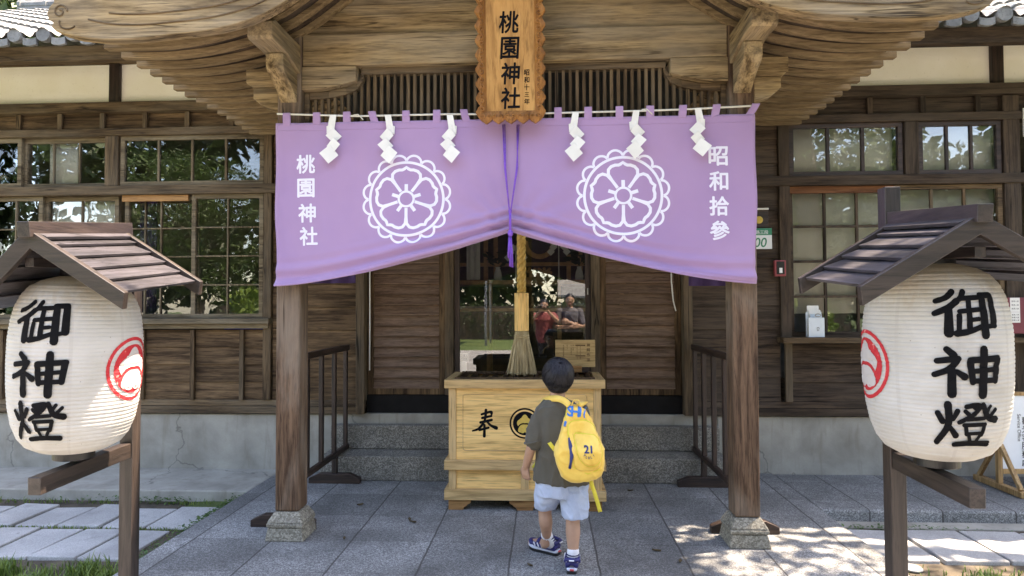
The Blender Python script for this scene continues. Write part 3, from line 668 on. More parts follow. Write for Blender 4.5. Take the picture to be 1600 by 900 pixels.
# hall interior: dark room behind the doors and the window bays
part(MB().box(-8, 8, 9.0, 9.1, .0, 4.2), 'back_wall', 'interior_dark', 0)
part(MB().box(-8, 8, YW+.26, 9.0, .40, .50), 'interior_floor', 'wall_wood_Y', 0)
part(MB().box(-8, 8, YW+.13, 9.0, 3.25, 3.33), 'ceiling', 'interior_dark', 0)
for x in (): part(MB().box(x-.05, x+.05, YW+.16, 9.0, .5, 3.25), 'partition', 'interior_dark', 0)
for x in (-8.05, 7.95): part(MB().box(x, x+.1, YW+.0, 9.0, .0, 4.2), 'end_wall', 'interior_dark', 0)

# ------------------------------------------------------------------ porch
for s in (-1, 1):
    cx = XC+s*1.464
    p = part(MB().box(cx-.079, cx+.079, 4.09, 4.248, .177, 3.3), 'pillar', 'pillar_wood', .014, seg=3)
    b = MB()
    for (w0, w1, za, zb) in ((.127, .112, .0, .082), (.119, .119, .084, .112), (.118, .082, .113, .175)):
        y = 4.169
        b.hexa([(cx-w0, y-w0, za), (cx+w0, y-w0, za), (cx+w0, y+w0, za), (cx-w0, y+w0, za), (cx-w1, y-w1, zb), (cx+w1, y-w1, zb), (cx+w1, y+w1, zb), (cx-w1, y+w1, zb)])
    b.build('stone_base', 'base_stone', p, bevel=.008)
    # carved beam noses towards the front
    yz = lambda u, v, w: (w, u, v)
    part(MB().prism([(4.09, 3.215), (3.70, 3.215), (3.655, 3.19), (3.65, 3.10), (3.67, 3.086), (3.87, 3.086), (4.09, 3.03)], yz, cx-.076, cx+.076), 'beam_nose', 'porch_wood_Y', .006)
    part(MB().prism([(4.09, 3.03), (3.872, 3.083), (3.86, 3.08), (3.86, 2.995), (3.89, 2.965), (3.95, 2.94), (4.02, 2.90), (4.09, 2.84)], yz, cx-.056, cx+.056), 'beam_nose', 'porch_wood_Y', .005)
    # arms along the front, outwards and inwards
    xz = lambda u, v, w: (XC+s*u, w, v)
    part(MB().prism([(1.545, 3.075), (1.76, 3.075), (1.76, 2.985), (1.72, 2.955), (1.545, 2.955)], xz, 4.10, 4.235), 'bracket_arm', 'porch_wood_X', .006)
    part(MB().prism([(1.545, 2.952), (1.715, 2.952), (1.715, 2.88), (1.66, 2.835), (1.6, 2.815), (1.545, 2.808)], xz, 4.11, 4.225), 'bracket_arm', 'porch_wood_X', .006)
    part(MB().prism([(1.385, 3.083), (1.02, 3.083), (1.02, 2.985), (1.10, 2.962), (1.22, 2.94), (1.30, 2.93), (1.385, 2.928)], xz, 4.10, 4.235), 'bracket_arm', 'porch_wood_X', .006)
part(MB().box(XC-1.383, XC+1.383, 4.105, 4.235, 3.086, 3.30), 'tie_beam', 'porch_wood_X', .01)
# lattice over the entrance
lat = MB(); x = XC-1.36
while x < XC+1.365:
    lat.box(x-.0105, x+.0105, 4.165, 4.19, 2.58, 3.052); x += .0447
L = part(lat, 'lattice', 'beam_wood_Z', .002)
m = MB().box(XC-1.0, XC+1.0, 4.15, 4.205, 3.04, 3.085).box(XC-1.383, XC+1.383, 4.15, 4.205, 2.53, 2.59)
for s in (-1, 1):
    m.box(XC+s*1.383, XC+s*1.35, 4.15, 4.205, 2.592, 2.925)
    q = [(1.349, 2.90), (1.22, 2.905), (1.10, 2.93), (1.03, 2.96), (1.0, 3.0), (.985, 3.04)]
    for (a, b), (c, d) in zip(q, q[1:]):
        m.hexa([(XC+s*a, 4.15, b-.02), (XC+s*c, 4.15, d-.02), (XC+s*c, 4.205, d-.02), (XC+s*a, 4.205, b-.02), (XC+s*a, 4.15, b+.026), (XC+s*c, 4.15, d+.026), (XC+s*c, 4.205, d+.026), (XC+s*a, 4.205, b+.026)])
m.build('lattice_frame', 'beam_wood_X', L, bevel=.003)
# curved porch roof
def interp(tab):
    xs = [a for a, _ in tab]; ys = [b for _, b in tab]
    def f(s):   # smooth through the table
        s = abs(s); i = max(0, min(len(xs)-2, int(np.searchsorted(xs, s)-1))); h = xs[i+1]-xs[i]; t = (s-xs[i])/h
        sl = lambda k: (ys[k+1]-ys[k-1])/(xs[k+1]-xs[k-1]) if 0 < k < len(xs)-1 else (0 if k == 0 else (ys[k]-ys[k-1])/(xs[k]-xs[k-1]))
        return (2*t**3-3*t*t+1)*ys[i]+(t**3-2*t*t+t)*h*sl(i)+(-2*t**3+3*t*t)*ys[i+1]+(t**3-t*t)*h*sl(i+1)
    return f
zr = interp([(0, 4.0), (.4, 3.93), (.8, 3.72), (1.1, 3.48), (1.4, 3.275), (1.7, 3.165), (2.1, 3.10), (2.5, 3.10)])
def strip(mb, z_of, s0, s1, y0, y1, lo, hi, n=44, cut=0):
    prev = None
    for i in range(n+1):
        s = s0+(s1-s0)*i/n; z = z_of(s); x = XC+s; q = [(x, y0, z+lo), (x, y1, z+lo), (x, y1, z+hi), (x, y0, z+hi)]
        o = len(mb.v); mb.v += q
        if prev is not None: mb.f += [(prev+k, prev+(k+1) % 4, o+(k+1) % 4, o+k) for k in range(4)]
        else: mb.f.append((o, o+1, o+2, o+3))
        prev = o
    mb.f.append((prev+3, prev+2, prev+1, prev)); return mb
for k in range(14):
    y = 3.80+k*.1505; e = .01*math.sin(k*7.1)
    part(strip(MB(), zr, -2.505+e, 2.49+e, y-.025, y+.025, 0, .039), 'rafter', 'rafter_wood', .003)
part(strip(MB(), zr, -2.43, 2.43, 3.50, 6.1, .040, .075), 'soffit', 'dark_wall_X', 0)  # darker wood paints the shade in the gaps between rafters
part(strip(MB(), zr, -2.5, 2.5, 3.40, 6.2, .25, .34), 'roof', 'roof_tile', 0)
zb = interp([(0, 3.80), (.5, 3.70), (.9, 3.42), (1.27, 3.155), (1.55, 3.055), (1.9, 3.015), (2.2, 3.0), (2.42, 3.022), (2.50, 3.045)])
hb = lambda s: .26+.10*max(0, 1-abs(s)/2.4)
poly = []
for i in range(61):
    s = -2.5+5*i/60; poly.append((s, zb(s)))
tip = [(2.535, 3.06), (2.56, 3.085), (2.545, 3.105), (2.575, 3.125), (2.585, 3.16), (2.572, 3.195), (2.545, 3.225), (2.55, 3.26), (2.54, 3.29)]
poly += tip
for i in range(61):
    s = 2.48-4.96*i/60; poly.append((s, zb(s)+hb(s)))
poly += [(-a, b) for a, b in tip[::-1]]
bb = part(MB().prism(poly, lambda u, v, w: (XC+u, w, v), 3.42, 3.495), 'barge_board', 'porch_wood_X', .006)
m = MB()
for s in (-1, 1):
    for off, a, b in ((.07, .3, 2.34), (.13, .3, 2.22)):
        m.tube([(XC+s*t, 3.419, zb(t)+off+(.03*((t-1.9)/.4)**2 if t > 1.9 else 0)) for t in np.linspace(a, b, 40)], .005, 6)
    c = (2.505, 3.165)
    m.tube([(XC+s*(c[0]+(.008+.0042*t)*math.cos(t+1.2)), 3.418, c[1]+(.008+.0042*t)*math.sin(t+1.2)) for t in np.linspace(0, 8.2, 34)], .0045, 6)
    m.tube([(XC+s*(2.46+.05*math.cos(t)), 3.418, 3.10+.035*math.sin(t)) for t in np.linspace(-2.6, .4, 14)], .0045, 6)
m.build('carving', 'beam_wood_X', bb, smooth=True)
gp = MB()
for a, b, y in ((3.302, 3.50, 4.14), (3.502, 3.74, 4.145), (3.742, 4.05, 4.14)):
    top = [(s, min(b, zr(s)+.055)) for s in np.linspace(-1.37, 1.37, 60) if zr(s)+.055 > a+.004]
    gp.prism([(top[0][0], a)]+top+[(top[-1][0], a)], lambda u, v, w: (XC+u, w, v), y, 4.20)
part(gp, 'gable_panel', 'porch_wood_X', .002)
# eaves of the main roof, tiles
for x0, x1, dz in ((-8.2, -2.3, .04), (1.9, 8.2, -.0)):
    part(MB().box(x0, x1, 5.14, 5.22, 3.545+dz, 3.675+dz), 'fascia', 'beam_wood_X' if x0 < 0 else 'dark_wall_X', .006)
    part(MB().hexa([(x0, 5.225, 3.58+dz), (x1, 5.225, 3.58+dz), (x1, 6.2, 4.1+dz), (x0, 6.2, 4.1+dz), (x0, 5.225, 3.61+dz), (x1, 5.225, 3.61+dz), (x1, 6.2, 4.13+dz), (x0, 6.2, 4.13+dz)]), 'eave_soffit', 'beam_wood_Y', 0)
    e = Vector((0, 5.02, 3.70+dz)); sl = Vector((0, math.cos(R(28)), math.sin(R(28)))); nn = Vector((0, -sl.z, sl.y))
    pit = .247; nc = int((x1-x0)/pit); P = []
    for t in np.arange(0, 21):
        for tt, lift in ((t*.245, .022), (t*.245+.2445, .0)):
            row = []
            for k in range(nc*10+1):
                ph = (k % 10)/10; x = x0+pit*k/10
                h = .052*math.sqrt(max(0, 1-((ph-.5)/.22)**2)) if abs(ph-.5) < .22 else -.022*math.cos(math.pi*(abs(ph-.5)-.5)/.28)+.0
                row.append(Vector((x, 0, 0))+e+sl*tt+nn*(h+lift))
            P.append(row)
    roof = part(MB().grid(P), 'tiled_roof', 'roof_tile', 0, fix=True)
    low = MB()
    for k in range(nc):
        cx = x0+pit*(k+.5)
        if (x0 < 0 and -5.6 < cx < -2.3) or (x0 > 0 and 1.9 < cx < 5.2):
            MB().tube([(cx, e.y-.02, e.z+.012), (cx, e.y-.004, e.z+.012), (cx, e.y+.03, e.z+.028)], [.058, .062, .062], 18).build('eave_tile', 'roof_tile', roof, bevel=.004)
            q = [(cx+pit*u, -.028*math.cos(math.pi*(u-.5)*1.3)) for u in np.linspace(.26, .74, 9)]
            MB().prism([(a, e.z+.012+b) for a, b in q]+[(a, e.z-.048+b) for a, b in q[::-1]], lambda u, v, w: (u, w, v), e.y-.008, e.y+.02).build('eave_tile', 'roof_tile', roof, bevel=.003)
    r = e+sl*5.1
    m = MB().tube([(x0, r.y, r.z+.10), (x1, r.y, r.z+.10)], .09, 12).box(x0, x1, r.y-.1, r.y+.1, r.z-.1, r.z+.05)
    for k in range(int((x1-x0)/.42)): m.tube([(x0+.42*k, r.y, r.z+.10), (x0+.42*k+.05, r.y, r.z+.10)], .107, 12)
    m.build('ridge', 'roof_tile', roof, smooth=False)
    part(MB().add([(x0, r.y, r.z), (x1, r.y, r.z), (x1, r.y+5, r.z-2.6), (x0, r.y+5, r.z-2.6)], [(0, 1, 2, 3)]), 'tiled_roof', 'roof_tile', 0)

# ------------------------------------------------------------------ entrance curtain
NX0, NX1, NTOP, NBOT, NMID = -1.735, 1.305, 2.685, 1.632, 1.965
NY = 4.02
def nhem(x):   # height of the gathered hem
    t = min(1, abs(x-XC)/1.52)
    return NMID-(NMID-NBOT)*(1-(1-t)**1.55)*(.93+.07*t)
def ncloth(x, z):
    """depth of the cloth face (small hanging waves above, gathered folds near the hem)"""
    h = nhem(x); k = (NTOP-z)/(NTOP-h); t = abs(x-XC)/1.52
    r_ = math.hypot(x-XC, (z-1.98)*1.0)+.05; th_ = math.atan2(z-1.98, abs(x-XC)+.02)
    y = NY+.016*math.sin(x*5.1+z*1.7)*k+.009*math.sin(x*13+2*z)*k+.008*noise.noise((x*3, z*3, 0))+.004*noise.noise((x*11, z*4, 2))-.02*k*(1-t)**2
    y += .013*math.sin(th_*17)*math.exp(-r_*2.2)*k
    d = z-h; fz = .20
    if d < fz:
        a = (1-d/fz); e = .35+.65*(1-t)
        y -= a*(.040*e*math.sin(d*(62+30*(1-t))+1.5*t*math.sin(x*3))+.018*e)
        y += .006*a*noise.noise((x*6, d*30, 3))
    return y
P = []
zq = [0]*0
rows = 74; colsn = 150
for i in range(rows+1):
    k = i/rows; k = k if k < .5 else .5+(k-.5)
    P.append([Vector((x+ (.012*math.sin(3*k*math.pi)*(1 if x < XC else -1) if abs(x-XC) > 1.45 else 0)*k, ncloth(x, NTOP-(NTOP-nhem(x))*k), NTOP-(NTOP-nhem(x))*k)) for x in np.linspace(NX0, NX1, colsn+1)])
Noren = thing('entrance_curtain', 'wide purple cloth curtain with two white round crests, gathered up at its middle', 'curtain', (XC, NY, 1.63))
cl = MB().grid(P).build('cloth', 'noren_cloth', Noren, smooth=True, solid=.003)
hem = MB()
hem.tube([(x, ncloth(x, nhem(x))-.004, nhem(x)+.004) for x in np.linspace(NX0+.002, NX1-.002, 90)], .006, 6)
hem.tube([(x, ncloth(x, nhem(x)+.035)-.003, nhem(x)+.035) for x in np.linspace(NX0+.004, NX1-.004, 90)], .0018, 5)
for zz in (.012, .05): hem.tube([(x, ncloth(x, NTOP-zz)-.002, NTOP-zz) for x in np.linspace(NX0+.004, NX1-.004, 60)], .0016, 5)
hem.build('hem', 'noren_cloth', cl, smooth=True)
for px, lean in ((448, 0), (495, 0), (542, 0), (586, -.02), (634.5, 0), (682.5, 0), (729, -.018), (872, 0), (919, 0), (968, 0), (1016, 0), (1066, 0.006), (1117, .012), (1170, .045)):
    x = at(px, 190, NY).x; zt = 2.752; m = MB()
    m.grid([[(x-.024, NY-.001, NTOP-.012), (x+.024, NY-.001, NTOP-.012)], [(x-.023+lean*.6, NY-.008, 2.712), (x+.023+lean*.6, NY-.008, 2.712)], [(x-.023+lean, NY-.008, zt-.006), (x+.023+lean, NY-.008, zt-.006)],
            [(x-.023+lean, NY, zt), (x+.023+lean, NY, zt)], [(x-.023+lean, NY+.009, zt-.006), (x+.023+lean, NY+.009, zt-.006)], [(x-.024, NY+.007, NTOP-.012), (x+.024, NY+.007, NTOP-.012)]])
    m.build('hanging_loop', 'noren_cloth', Noren, solid=.002)
onc = lambda u, v, l: (u, ncloth(u, v)-.002-l, v)
def flower_crest():
    F = ring2d((0, 0), .815, .058, 72)
    n = 16
    for k in range(n):   # scalloped rim
        a0, a1 = 2*math.pi*(k-.5)/n+.2, 2*math.pi*(k+.5)/n+.2; pts = []
        for t in np.linspace(0, 1, 11):
            a = a0+(a1-a0)*t; r = .855+.125*math.sin(math.pi*t)**.62; pts.append((r*math.sin(a), r*math.cos(a)))
        F += ribbon2d(pts, .052)
    F += ring2d((0, 0), .165, .05, 36)
    half = [(.20, 36), (.40, 36), (.545, 34.5), (.63, 29), (.665, 22), (.668, 14), (.655, 8), (.672, 4), (.705, 0)]
    for k in range(5):
        pol = half+[(r, -a) for r, a in half[-2::-1]]
        F += ribbon2d([(r*math.sin(R(a+72*k)), r*math.cos(R(a+72*k))) for r, a in pol], .068)
        a = R(72*k); F += ribbon2d([(r*math.sin(a), r*math.cos(a)) for r in (.17, .33)], .075)
    return F
FC = flower_crest()
for px, py, rad in ((635.5, 311.5, .288), (973.5, 306, .297)):
    c = at(px, py, NY)
    decal('crest', [[(c.x+x*rad, c.z+y*rad) for x, y in f] for f in FC], onc, 'white_dye', cl, .03, .001, stack=.0000012)
F = []
for ch, px, py in (('桃', 478.5, 257), ('園', 478.5, 294), ('神', 480, 333), ('社', 482, 369), ('昭', 1122, 244), ('和', 1122.5, 283), ('拾', 1123.5, 322), ('參', 1124.5, 360)):
    c = at(px, py, NY); F += moved(text2d(ch, .122, .030), c.x, c.z, 1.0)
decal('lettering', F, onc, 'white_dye', cl, .03, .0015, stack=.00001)
# the cord it hangs on
pts = []
for px, py in ((433, 178), (500, 180), (560, 181.5), (625, 180), (700, 178.5), (760, 178.5), (850, 177), (930, 175), (1010, 173), (1080, 170.5), (1180, 165)):
    p = at(px, py, NY); pts.append((p.x, NY+.0, p.z))
rod = MB().tube(pts, .0062, 8)
for k in (2, 5, 8): rod.tube([Vector(pts[k])+Vector((-.03, -.006, .006)), Vector(pts[k])+Vector((.0, -.008, .009)), Vector(pts[k])+Vector((.035, -.012, -.028))], .0035, 6)
tag(rod.build('curtain_cord', 'rod_white', smooth=True), 'thin white cord stretched across the porch posts, carrying the purple curtain', 'cord')
# purple tie cord with tassel
T = thing('tie_cord', 'purple tie cord knotted at the gathered middle of the curtain, ending in a tassel', 'cord', (XC, NY-.05, 1.95))
yk = NY-.075; a = at(797, 330, yk); b = at(797.5, 362, yk); m = MB()
for dx, top in ((-1, 786), (1, 811)):
    for o in (0, .012):
        p = at(top, 196, NY); m.tube([(p.x+o*dx*-1, NY-.018, p.z), ((p.x+a.x)/2+.012*dx+o*.5, NY-.03, (p.z+a.z)/2), (a.x+.004*dx, yk, a.z)], .0042, 6)
m.build('cord', 'purple_cord', T, smooth=True)
m = MB().ball((a.x, yk, a.z), (.012, .012, .014)).tube([(a.x, yk, a.z), (b.x, yk-.01, b.z)], .008, 7).ball((b.x, yk-.008, b.z-.01), (.017, .016, .022))
m.build('knot', 'purple_cord', T, smooth=True)
for dx, l0, l1 in ((-.005, 366, 404), (.006, 368, 418)):
    p, q = at(797, l0, yk), at(797, l1, yk); m = MB()
    for k in range(12): w = rnd(0, 6.28); r = rnd(.002, .012); m.tube([(p.x+dx, yk-.005, p.z), (p.x+dx+r*math.cos(w)*.7, yk-.005+r*math.sin(w)*.7, (p.z+q.z)/2), (p.x+dx+r*math.cos(w), yk-.005+r*math.sin(w), q.z+rnd(0, .012))], .0032, 5)
    m.build('tassel', 'purple_cord', T, smooth=True)
# zigzag paper streamers
SH = [('first paper streamer from the left, above the lettering column', 517, 181, 257, 1), ('second paper streamer from the left, touching the left crest', 608, 181, 257, -1), ('third paper streamer from the left, between the left crest and the name board', 705, 181, 256, -1),
      ('paper streamer right of the name board, nearest to it', 897, 177, 254, 1), ('fifth paper streamer from the left, touching the top of the right crest', 992, 174, 250, 1), ('rightmost paper streamer, overlapping the lettering at the curtain edge', 1094, 170, 246, -1)]
for lab, px, y0, y1, f in SH:
    p0, p1 = at(px, y0, NY-.03), at(px, y1, NY-.03); h = p0.z-p1.z; m = MB()
    WS = 1.; S = thing('paper_streamer', 'white zigzag '+lab, 'streamer', (p0.x, NY-.02, p1.z), 'paper streamers hanging from the cord')
    def quad(poly, y, tilt=0, tx=0):
        m.prism([(p0.x+f*u*h*WS, p0.z-v*h) for u, v in poly], lambda a, b, w: (a, w+(p0.z-b)*tilt+(a-p0.x)*f*tx, b), y, y+.0008)
    m = MB(); quad([(-.03, -.03), (.10, -.03), (.05, .36), (-.10, .34)], NY-.020, 0, .1); m.build('strip', 'white_paper', S)
    m = MB(); quad([(-.11, .20), (.03, .17), (.05, .33), (-.10, .37)], NY-.023, 0, -.25); m.build('fold', 'white_paper', S)
    m = MB(); quad([(.04, .24), (.21, .41), (.06, .57), (-.10, .41)], NY-.028, -.02, .30); m.build('fold', 'white_paper', S)
    m = MB(); quad([(.06, .46), (.22, .61), (.08, .76), (-.09, .62)], NY-.036, -.01, -.28); m.build('fold', 'white_paper', S)
    m = MB(); quad([(-.0, .61), (.17, .82), (-.02, 1.0), (-.20, .79)], NY-.043, -.035, .24); m.build('fold', 'white_paper', S)
# name board
PY = 3.93; cP = at(798, 96, PY); PW, PH = .415, .815; zb0 = at(798, 192, PY).z; TILTP = R(7)
def pb(u, v, l):   # u across, v up from the bottom edge, l towards the viewer
    return (cP.x+u, PY-l*math.cos(TILTP)-v*math.sin(TILTP), zb0+v*math.cos(TILTP)-l*math.sin(TILTP))
B = thing('name_board', 'carved golden brown wooden name board with black brush characters, hung above the curtain', 'sign', (cP.x, PY, zb0))
out = []; hw = PW/2-.018
def scal(a, b, n, nx, ny):
    for k in range(n):
        for t in np.linspace(0, 1, 8)[:-1]:
            e = .020*(math.sin(math.pi*t)**.75)+(.006 if abs(t-.5) < .12 else 0)
            q = (k+t)/n; out.append((a[0]+(b[0]-a[0])*q+nx*e, a[1]+(b[1]-a[1])*q+ny*e))
scal((-hw, .02), (hw, .02), 5, 0, -1); scal((hw, .02), (hw, PH-.02), 9, 1, 0); scal((hw, PH-.02), (-hw, PH-.02), 5, 0, 1); scal((-hw, PH-.02), (-hw, .02), 9, -1, 0)
iw, i0, i1 = .148, .072, PH-.072
inner = [(max(-iw, min(iw, u*.78)), max(i0, min(i1, .5*PH+(v-.5*PH)*.86))) for u, v in out]
m = MB(); n = len(out)
for P_, l in ((out, -.012), (out, .022), ([(a*.55+c*.45, b*.55+d*.45) for (a, b), (c, d) in zip(out, inner)], .034), (inner, .006), (inner, -.012)):
    m.v += [pb(u, v, l) for u, v in P_]
for r in range(4): m.f += [(r*n+i, r*n+(i+1) % n, (r+1)*n+(i+1) % n, (r+1)*n+i) for i in range(n)]
fr = m.build('frame', 'plaque_frame', B, smooth=False)
m = MB()
def curl(u, v, ang, r):
    for sgn in (-1, 1):
        pts = []
        for t in np.linspace(0, 5.2, 20):
            rr = r*(1-t/6.4); a = ang+sgn*(t+.4); cx, cy = sgn*r*.95, 0
            pts.append(pb(u+math.cos(ang+math.pi/2)*cx+rr*math.cos(a+sgn*.5), v+math.sin(ang+math.pi/2)*cx+rr*math.sin(a+sgn*.5), .032))
        m.tube(pts, .0042, 5)
for k in range(9):
    v = .02+(PH-.04)*(k+.5)/9; curl(hw-.014, v, 0, .017); curl(-hw+.014, v, math.pi, .017)
for k in range(5):
    u = -hw+2*hw*(k+.5)/5; curl(u, .036, -math.pi/2, .016); curl(u, PH-.036, math.pi/2, .016)
m.build('scroll_carving', 'plaque_frame', fr, smooth=True)
MB().hexa([pb(-iw-.02, i0-.02, -.014), pb(iw+.02, i0-.02, -.014), pb(iw+.02, i0-.02, .005), pb(-iw-.02, i0-.02, .005), pb(-iw-.02, i1+.02, -.014), pb(iw+.02, i1+.02, -.014), pb(iw+.02, i1+.02, .005), pb(-iw-.02, i1+.02, .005)]).build('panel', 'plaque_wood', B)
F = []
for ch, py, dx in (('桃', 42, -.006), ('園', 80, -.002), ('神', 118, 0), ('社', 155, 0)): F += moved(text2d(ch, .132, .026), dx, (192-py)*PY/1000*1.02, .9, 1, 0, .06)
for ch, py in zip('昭和十三年', (117, 128, 139, 150, 160.5)): F += moved(text2d(ch, .036 if ch not in '三' else .026, .024), .1, (192-py)*PY/1000*1.02, .95, 1, 0, .05)
decal('lettering', F, lambda u, v, l: pb(u, v, .005+l), 'ink', B, None, .0012, stack=.00001)
# inner purple curtain in the shade by the doors
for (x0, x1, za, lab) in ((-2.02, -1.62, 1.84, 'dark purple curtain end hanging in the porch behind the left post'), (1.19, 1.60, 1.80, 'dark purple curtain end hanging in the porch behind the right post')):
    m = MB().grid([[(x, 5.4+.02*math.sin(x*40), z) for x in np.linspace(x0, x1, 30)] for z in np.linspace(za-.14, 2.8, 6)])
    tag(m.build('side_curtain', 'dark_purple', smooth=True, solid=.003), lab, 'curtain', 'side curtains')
for pts, lab in (([(578, 430), (578, 500), (577.5, 579)], 'straight white cable hanging beside the left boarded door'), ([(1049, 440), (1052, 470), (1056, 486)], 'short curved white cable end beside the right boarded door')):
    q = [at(x, y, YW-.08) for x, y in pts]; q = [q[0]+Vector((0, 0, .5))]+q
    tag(MB().tube(q, .006, 7).build('cable', 'cable_white', smooth=True), lab, 'cable', 'white cables')
# bell rope
bx, by = at(815, 480, 4.93).x, 4.93
Rp = thing('bell_rope', 'thick twisted golden bell rope with a wooden sleeve and straw tassel, hanging over the box', 'rope', (bx, by, .98))
z0, z1 = at(815, 459, by).z, 3.2; m = MB()
for k in range(3):
    m.tube([(bx+.0185*math.cos(t*40+k*2.094), by+.0185*math.sin(t*40+k*2.094), z0-.02+t) for t in np.linspace(0, z1-z0+.02, 260)], .0185, 9)
m.build('rope', 'gold_rope', Rp, smooth=True)
za, zb_ = at(815, 517, by).z, at(815, 458, by).z
m = MB().lathe([(.055, za), (.055, zb_), (.038, zb_+.002)], 6, (bx, by, 0)); m.build('sleeve', 'box_wood_Z', Rp, bevel=.002)
zt = at(815, 586, by).z; m = MB(); 
for k in range(420):
    w = rnd(0, 6.283); r = math.sqrt(rnd(0, 1)); e = rnd(-.012, .012); q = rnd(.85, 1.06)
    pts = [(bx+.052*r*math.cos(w), by+.052*r*math.sin(w), za-.004), (bx+.058*r*math.cos(w), by+.058*r*math.sin(w), za-.06), (bx+.085*r*q*math.cos(w+e), by+.085*r*q*math.sin(w+e), za-.17), (bx+.118*r*q*math.cos(w+2*e), by+.112*r*q*math.sin(w+2*e), zt+rnd(0, .022)+.02*(1-r))]
    m.tube(pts, [.004, .004, .0036, .002], 4, False)
m.tube([(bx+.055*math.cos(t), by+.055*math.sin(t), za-.035) for t in np.linspace(0, 6.3, 30)], .006, 6).tube([(bx+.056*math.cos(t), by+.056*math.sin(t), za-.048) for t in np.linspace(0, 6.3, 30)], .006, 6)
m.build('straw_tassel', 'straw', Rp, smooth=True)

# ------------------------------------------------------------------ offering box
BY = 4.74; bz = lambda y: at(820, y, BY).z; xl, xr = at(701, 700, BY).x, at(940, 700, BY).x; bc = (xl+xr)/2; hw = (xr-xl)/2
D = .52
O = thing('offering_box', 'large pale wooden offering box with slatted top and a round crest on its front', 'offering box', (bc, BY+D/2, 0))
zt0, zt1 = bz(606.5), bz(593)
for sx in (-1, 1):
    for y in (BY, BY+D-.05): MB().box(bc+sx*hw, bc+sx*(hw-.055), y, y+.05, .066, zt0-.001).build('corner_post', 'box_trim_Z', O, bevel=.004)
    MB().box(bc+sx*(hw-.008), bc+sx*(hw-.03), BY+.05, BY+D-.05, .066, zt0-.001).build('side_panel', 'box_wood_Y', O)
MB().box(bc-hw+.056, bc+hw-.056, BY+.012, BY+.03, .3, zt0-.001).box(bc-hw+.056, bc+hw-.056, BY+D-.03, BY+D-.012, .066, zt0-.001).build('front_panel', 'box_wood_X', O)
MB().box(bc-hw+.056, bc+hw-.056, BY+.018, BY+.034, .146, .299).build('lower_panel', 'box_wood_X', O)
MB().box(bc-.03, bc+.03, BY+.004, BY+.033, .148, .288).build('centre_post', 'box_trim_Z', O, bevel=.003)
zr0, zr1 = bz(734), bz(719)
MB().box(bc-hw-.03, bc+hw+.03, BY-.03, BY+D+.03, zr0, zr1).build('rail', 'box_trim_X', O, bevel=.004)
MB().box(bc-hw-.03, bc+hw+.03, BY-.03, BY+D+.03, bz(781), bz(765)).build('rail', 'box_trim_X', O, bevel=.004)
m = MB().box(bc-hw-.028, bc+hw+.028, BY-.028, BY+.03, zt0, zt1).build('top_frame', 'box_trim_X', O, bevel=.004); MB().box(bc-hw-.028, bc+hw+.028, BY+D-.03, BY+D+.028, zt0, zt1).build('top_frame', 'box_trim_X', O, bevel=.004)
MB().box(bc-hw-.028, bc-hw+.04, BY+.031, BY+D-.031, zt0, zt1).build('top_frame', 'box_trim_Y', O, bevel=.004); MB().box(bc+hw-.04, bc+hw+.028, BY+.031, BY+D-.031, zt0, zt1).build('top_frame', 'box_trim_Y', O, bevel=.004)
MB().box(bc-hw+.041, bc+hw-.041, BY+.031, BY+.06, zt1-.01, zt1+.012).box(bc-hw+.041, bc+hw-.041, BY+D-.06, BY+D-.031, zt1-.01, zt1+.012).build('slat_bearer', 'slat_brown', O, bevel=.003)
for k in range(13):
    x = bc-hw+.075+(2*hw-.15)*k/12
    MB().prism([(x-.021, zt1-.02), (x+.021, zt1-.02), (x, zt1+.016)], lambda u, v, w: (u, w, v), BY+.03, BY+D-.03).build('slat', 'slat_brown', O, bevel=.002)
MB().box(bc-hw+.03, bc+hw-.03, BY+.04, BY+D-.04, .55, .56).build('inner_floor', 'stain_black', O)
def foot(x0, x1, l, r):
    h = bz(781)-.001; pl = [(x0, 0)]; q = []
    curve = [(.0, 0), (-.012, .02), (-.035, .026), (-.04, .045), (-.055, .052)]
    if r: pl += [(x1-.055, 0), (x1-.052, .018), (x1-.035, .026), (x1-.022, .04), (x1, .052)]
    else: pl += [(x1, 0)]
    pl += [(x1, h), (x0, h)]
    if l: pl = [p for p in pl if p != (x0, 0)]+[(x0, .052), (x0+.022, .04), (x0+.035, .026), (x0+.052, .018), (x0+.055, 0)]
    for y in (BY-.012, BY+D-.04): MB().prism(pl, lambda u, v, w: (u, w, v), y, y+.05).build('foot', 'foot_wood', O, bevel=.003)
foot(bc-hw, bc-hw+.165, 0, 1); foot(bc-.115, bc+.115, 1, 1); foot(bc+hw-.165, bc+hw, 1, 0)
fx = lambda u, v, l: (u, BY+.012-l, v)
# routed groove round the front panel
gx0, gx1, gz0, gz1 = bc-hw+.105, bc+hw-.105, bz(705), bz(616.5); q = []
for cx, cz, a0 in ((gx1-.02, gz1-.02, 0), (gx0+.02, gz1-.02, 90), (gx0+.02, gz0+.02, 180), (gx1-.02, gz0+.02, 270)):
    q += [(cx+.02*math.cos(R(a0+t)), cz+.02*math.sin(R(a0+t))) for t in (0, 30, 60, 90)]
MB().tube([(a, BY+.0115, b) for a, b in q+q[:1]], .0035, 6).build('groove_moulding', 'box_trim_X', O, smooth=True)
c = at(757.5, 661.5, BY); decal('lettering', moved(brush('奉', .196, .214), c.x, c.z), fx, 'ink', O, None, .001, stack=.0002)
c = at(820, 662, BY)
F = ring2d((c.x, c.z), .107, .013, 60)
decal('crest', F+ring2d((c.x, c.z), .044, .088, 48), fx, 'ink', O, None, .001)
decal('crest', [[(c.x+x*.1, c.z+y*.105) for x, y in f] for f in (CREST_TOP, CREST_LOW)], fx, 'crest_gold', O, None, .002)
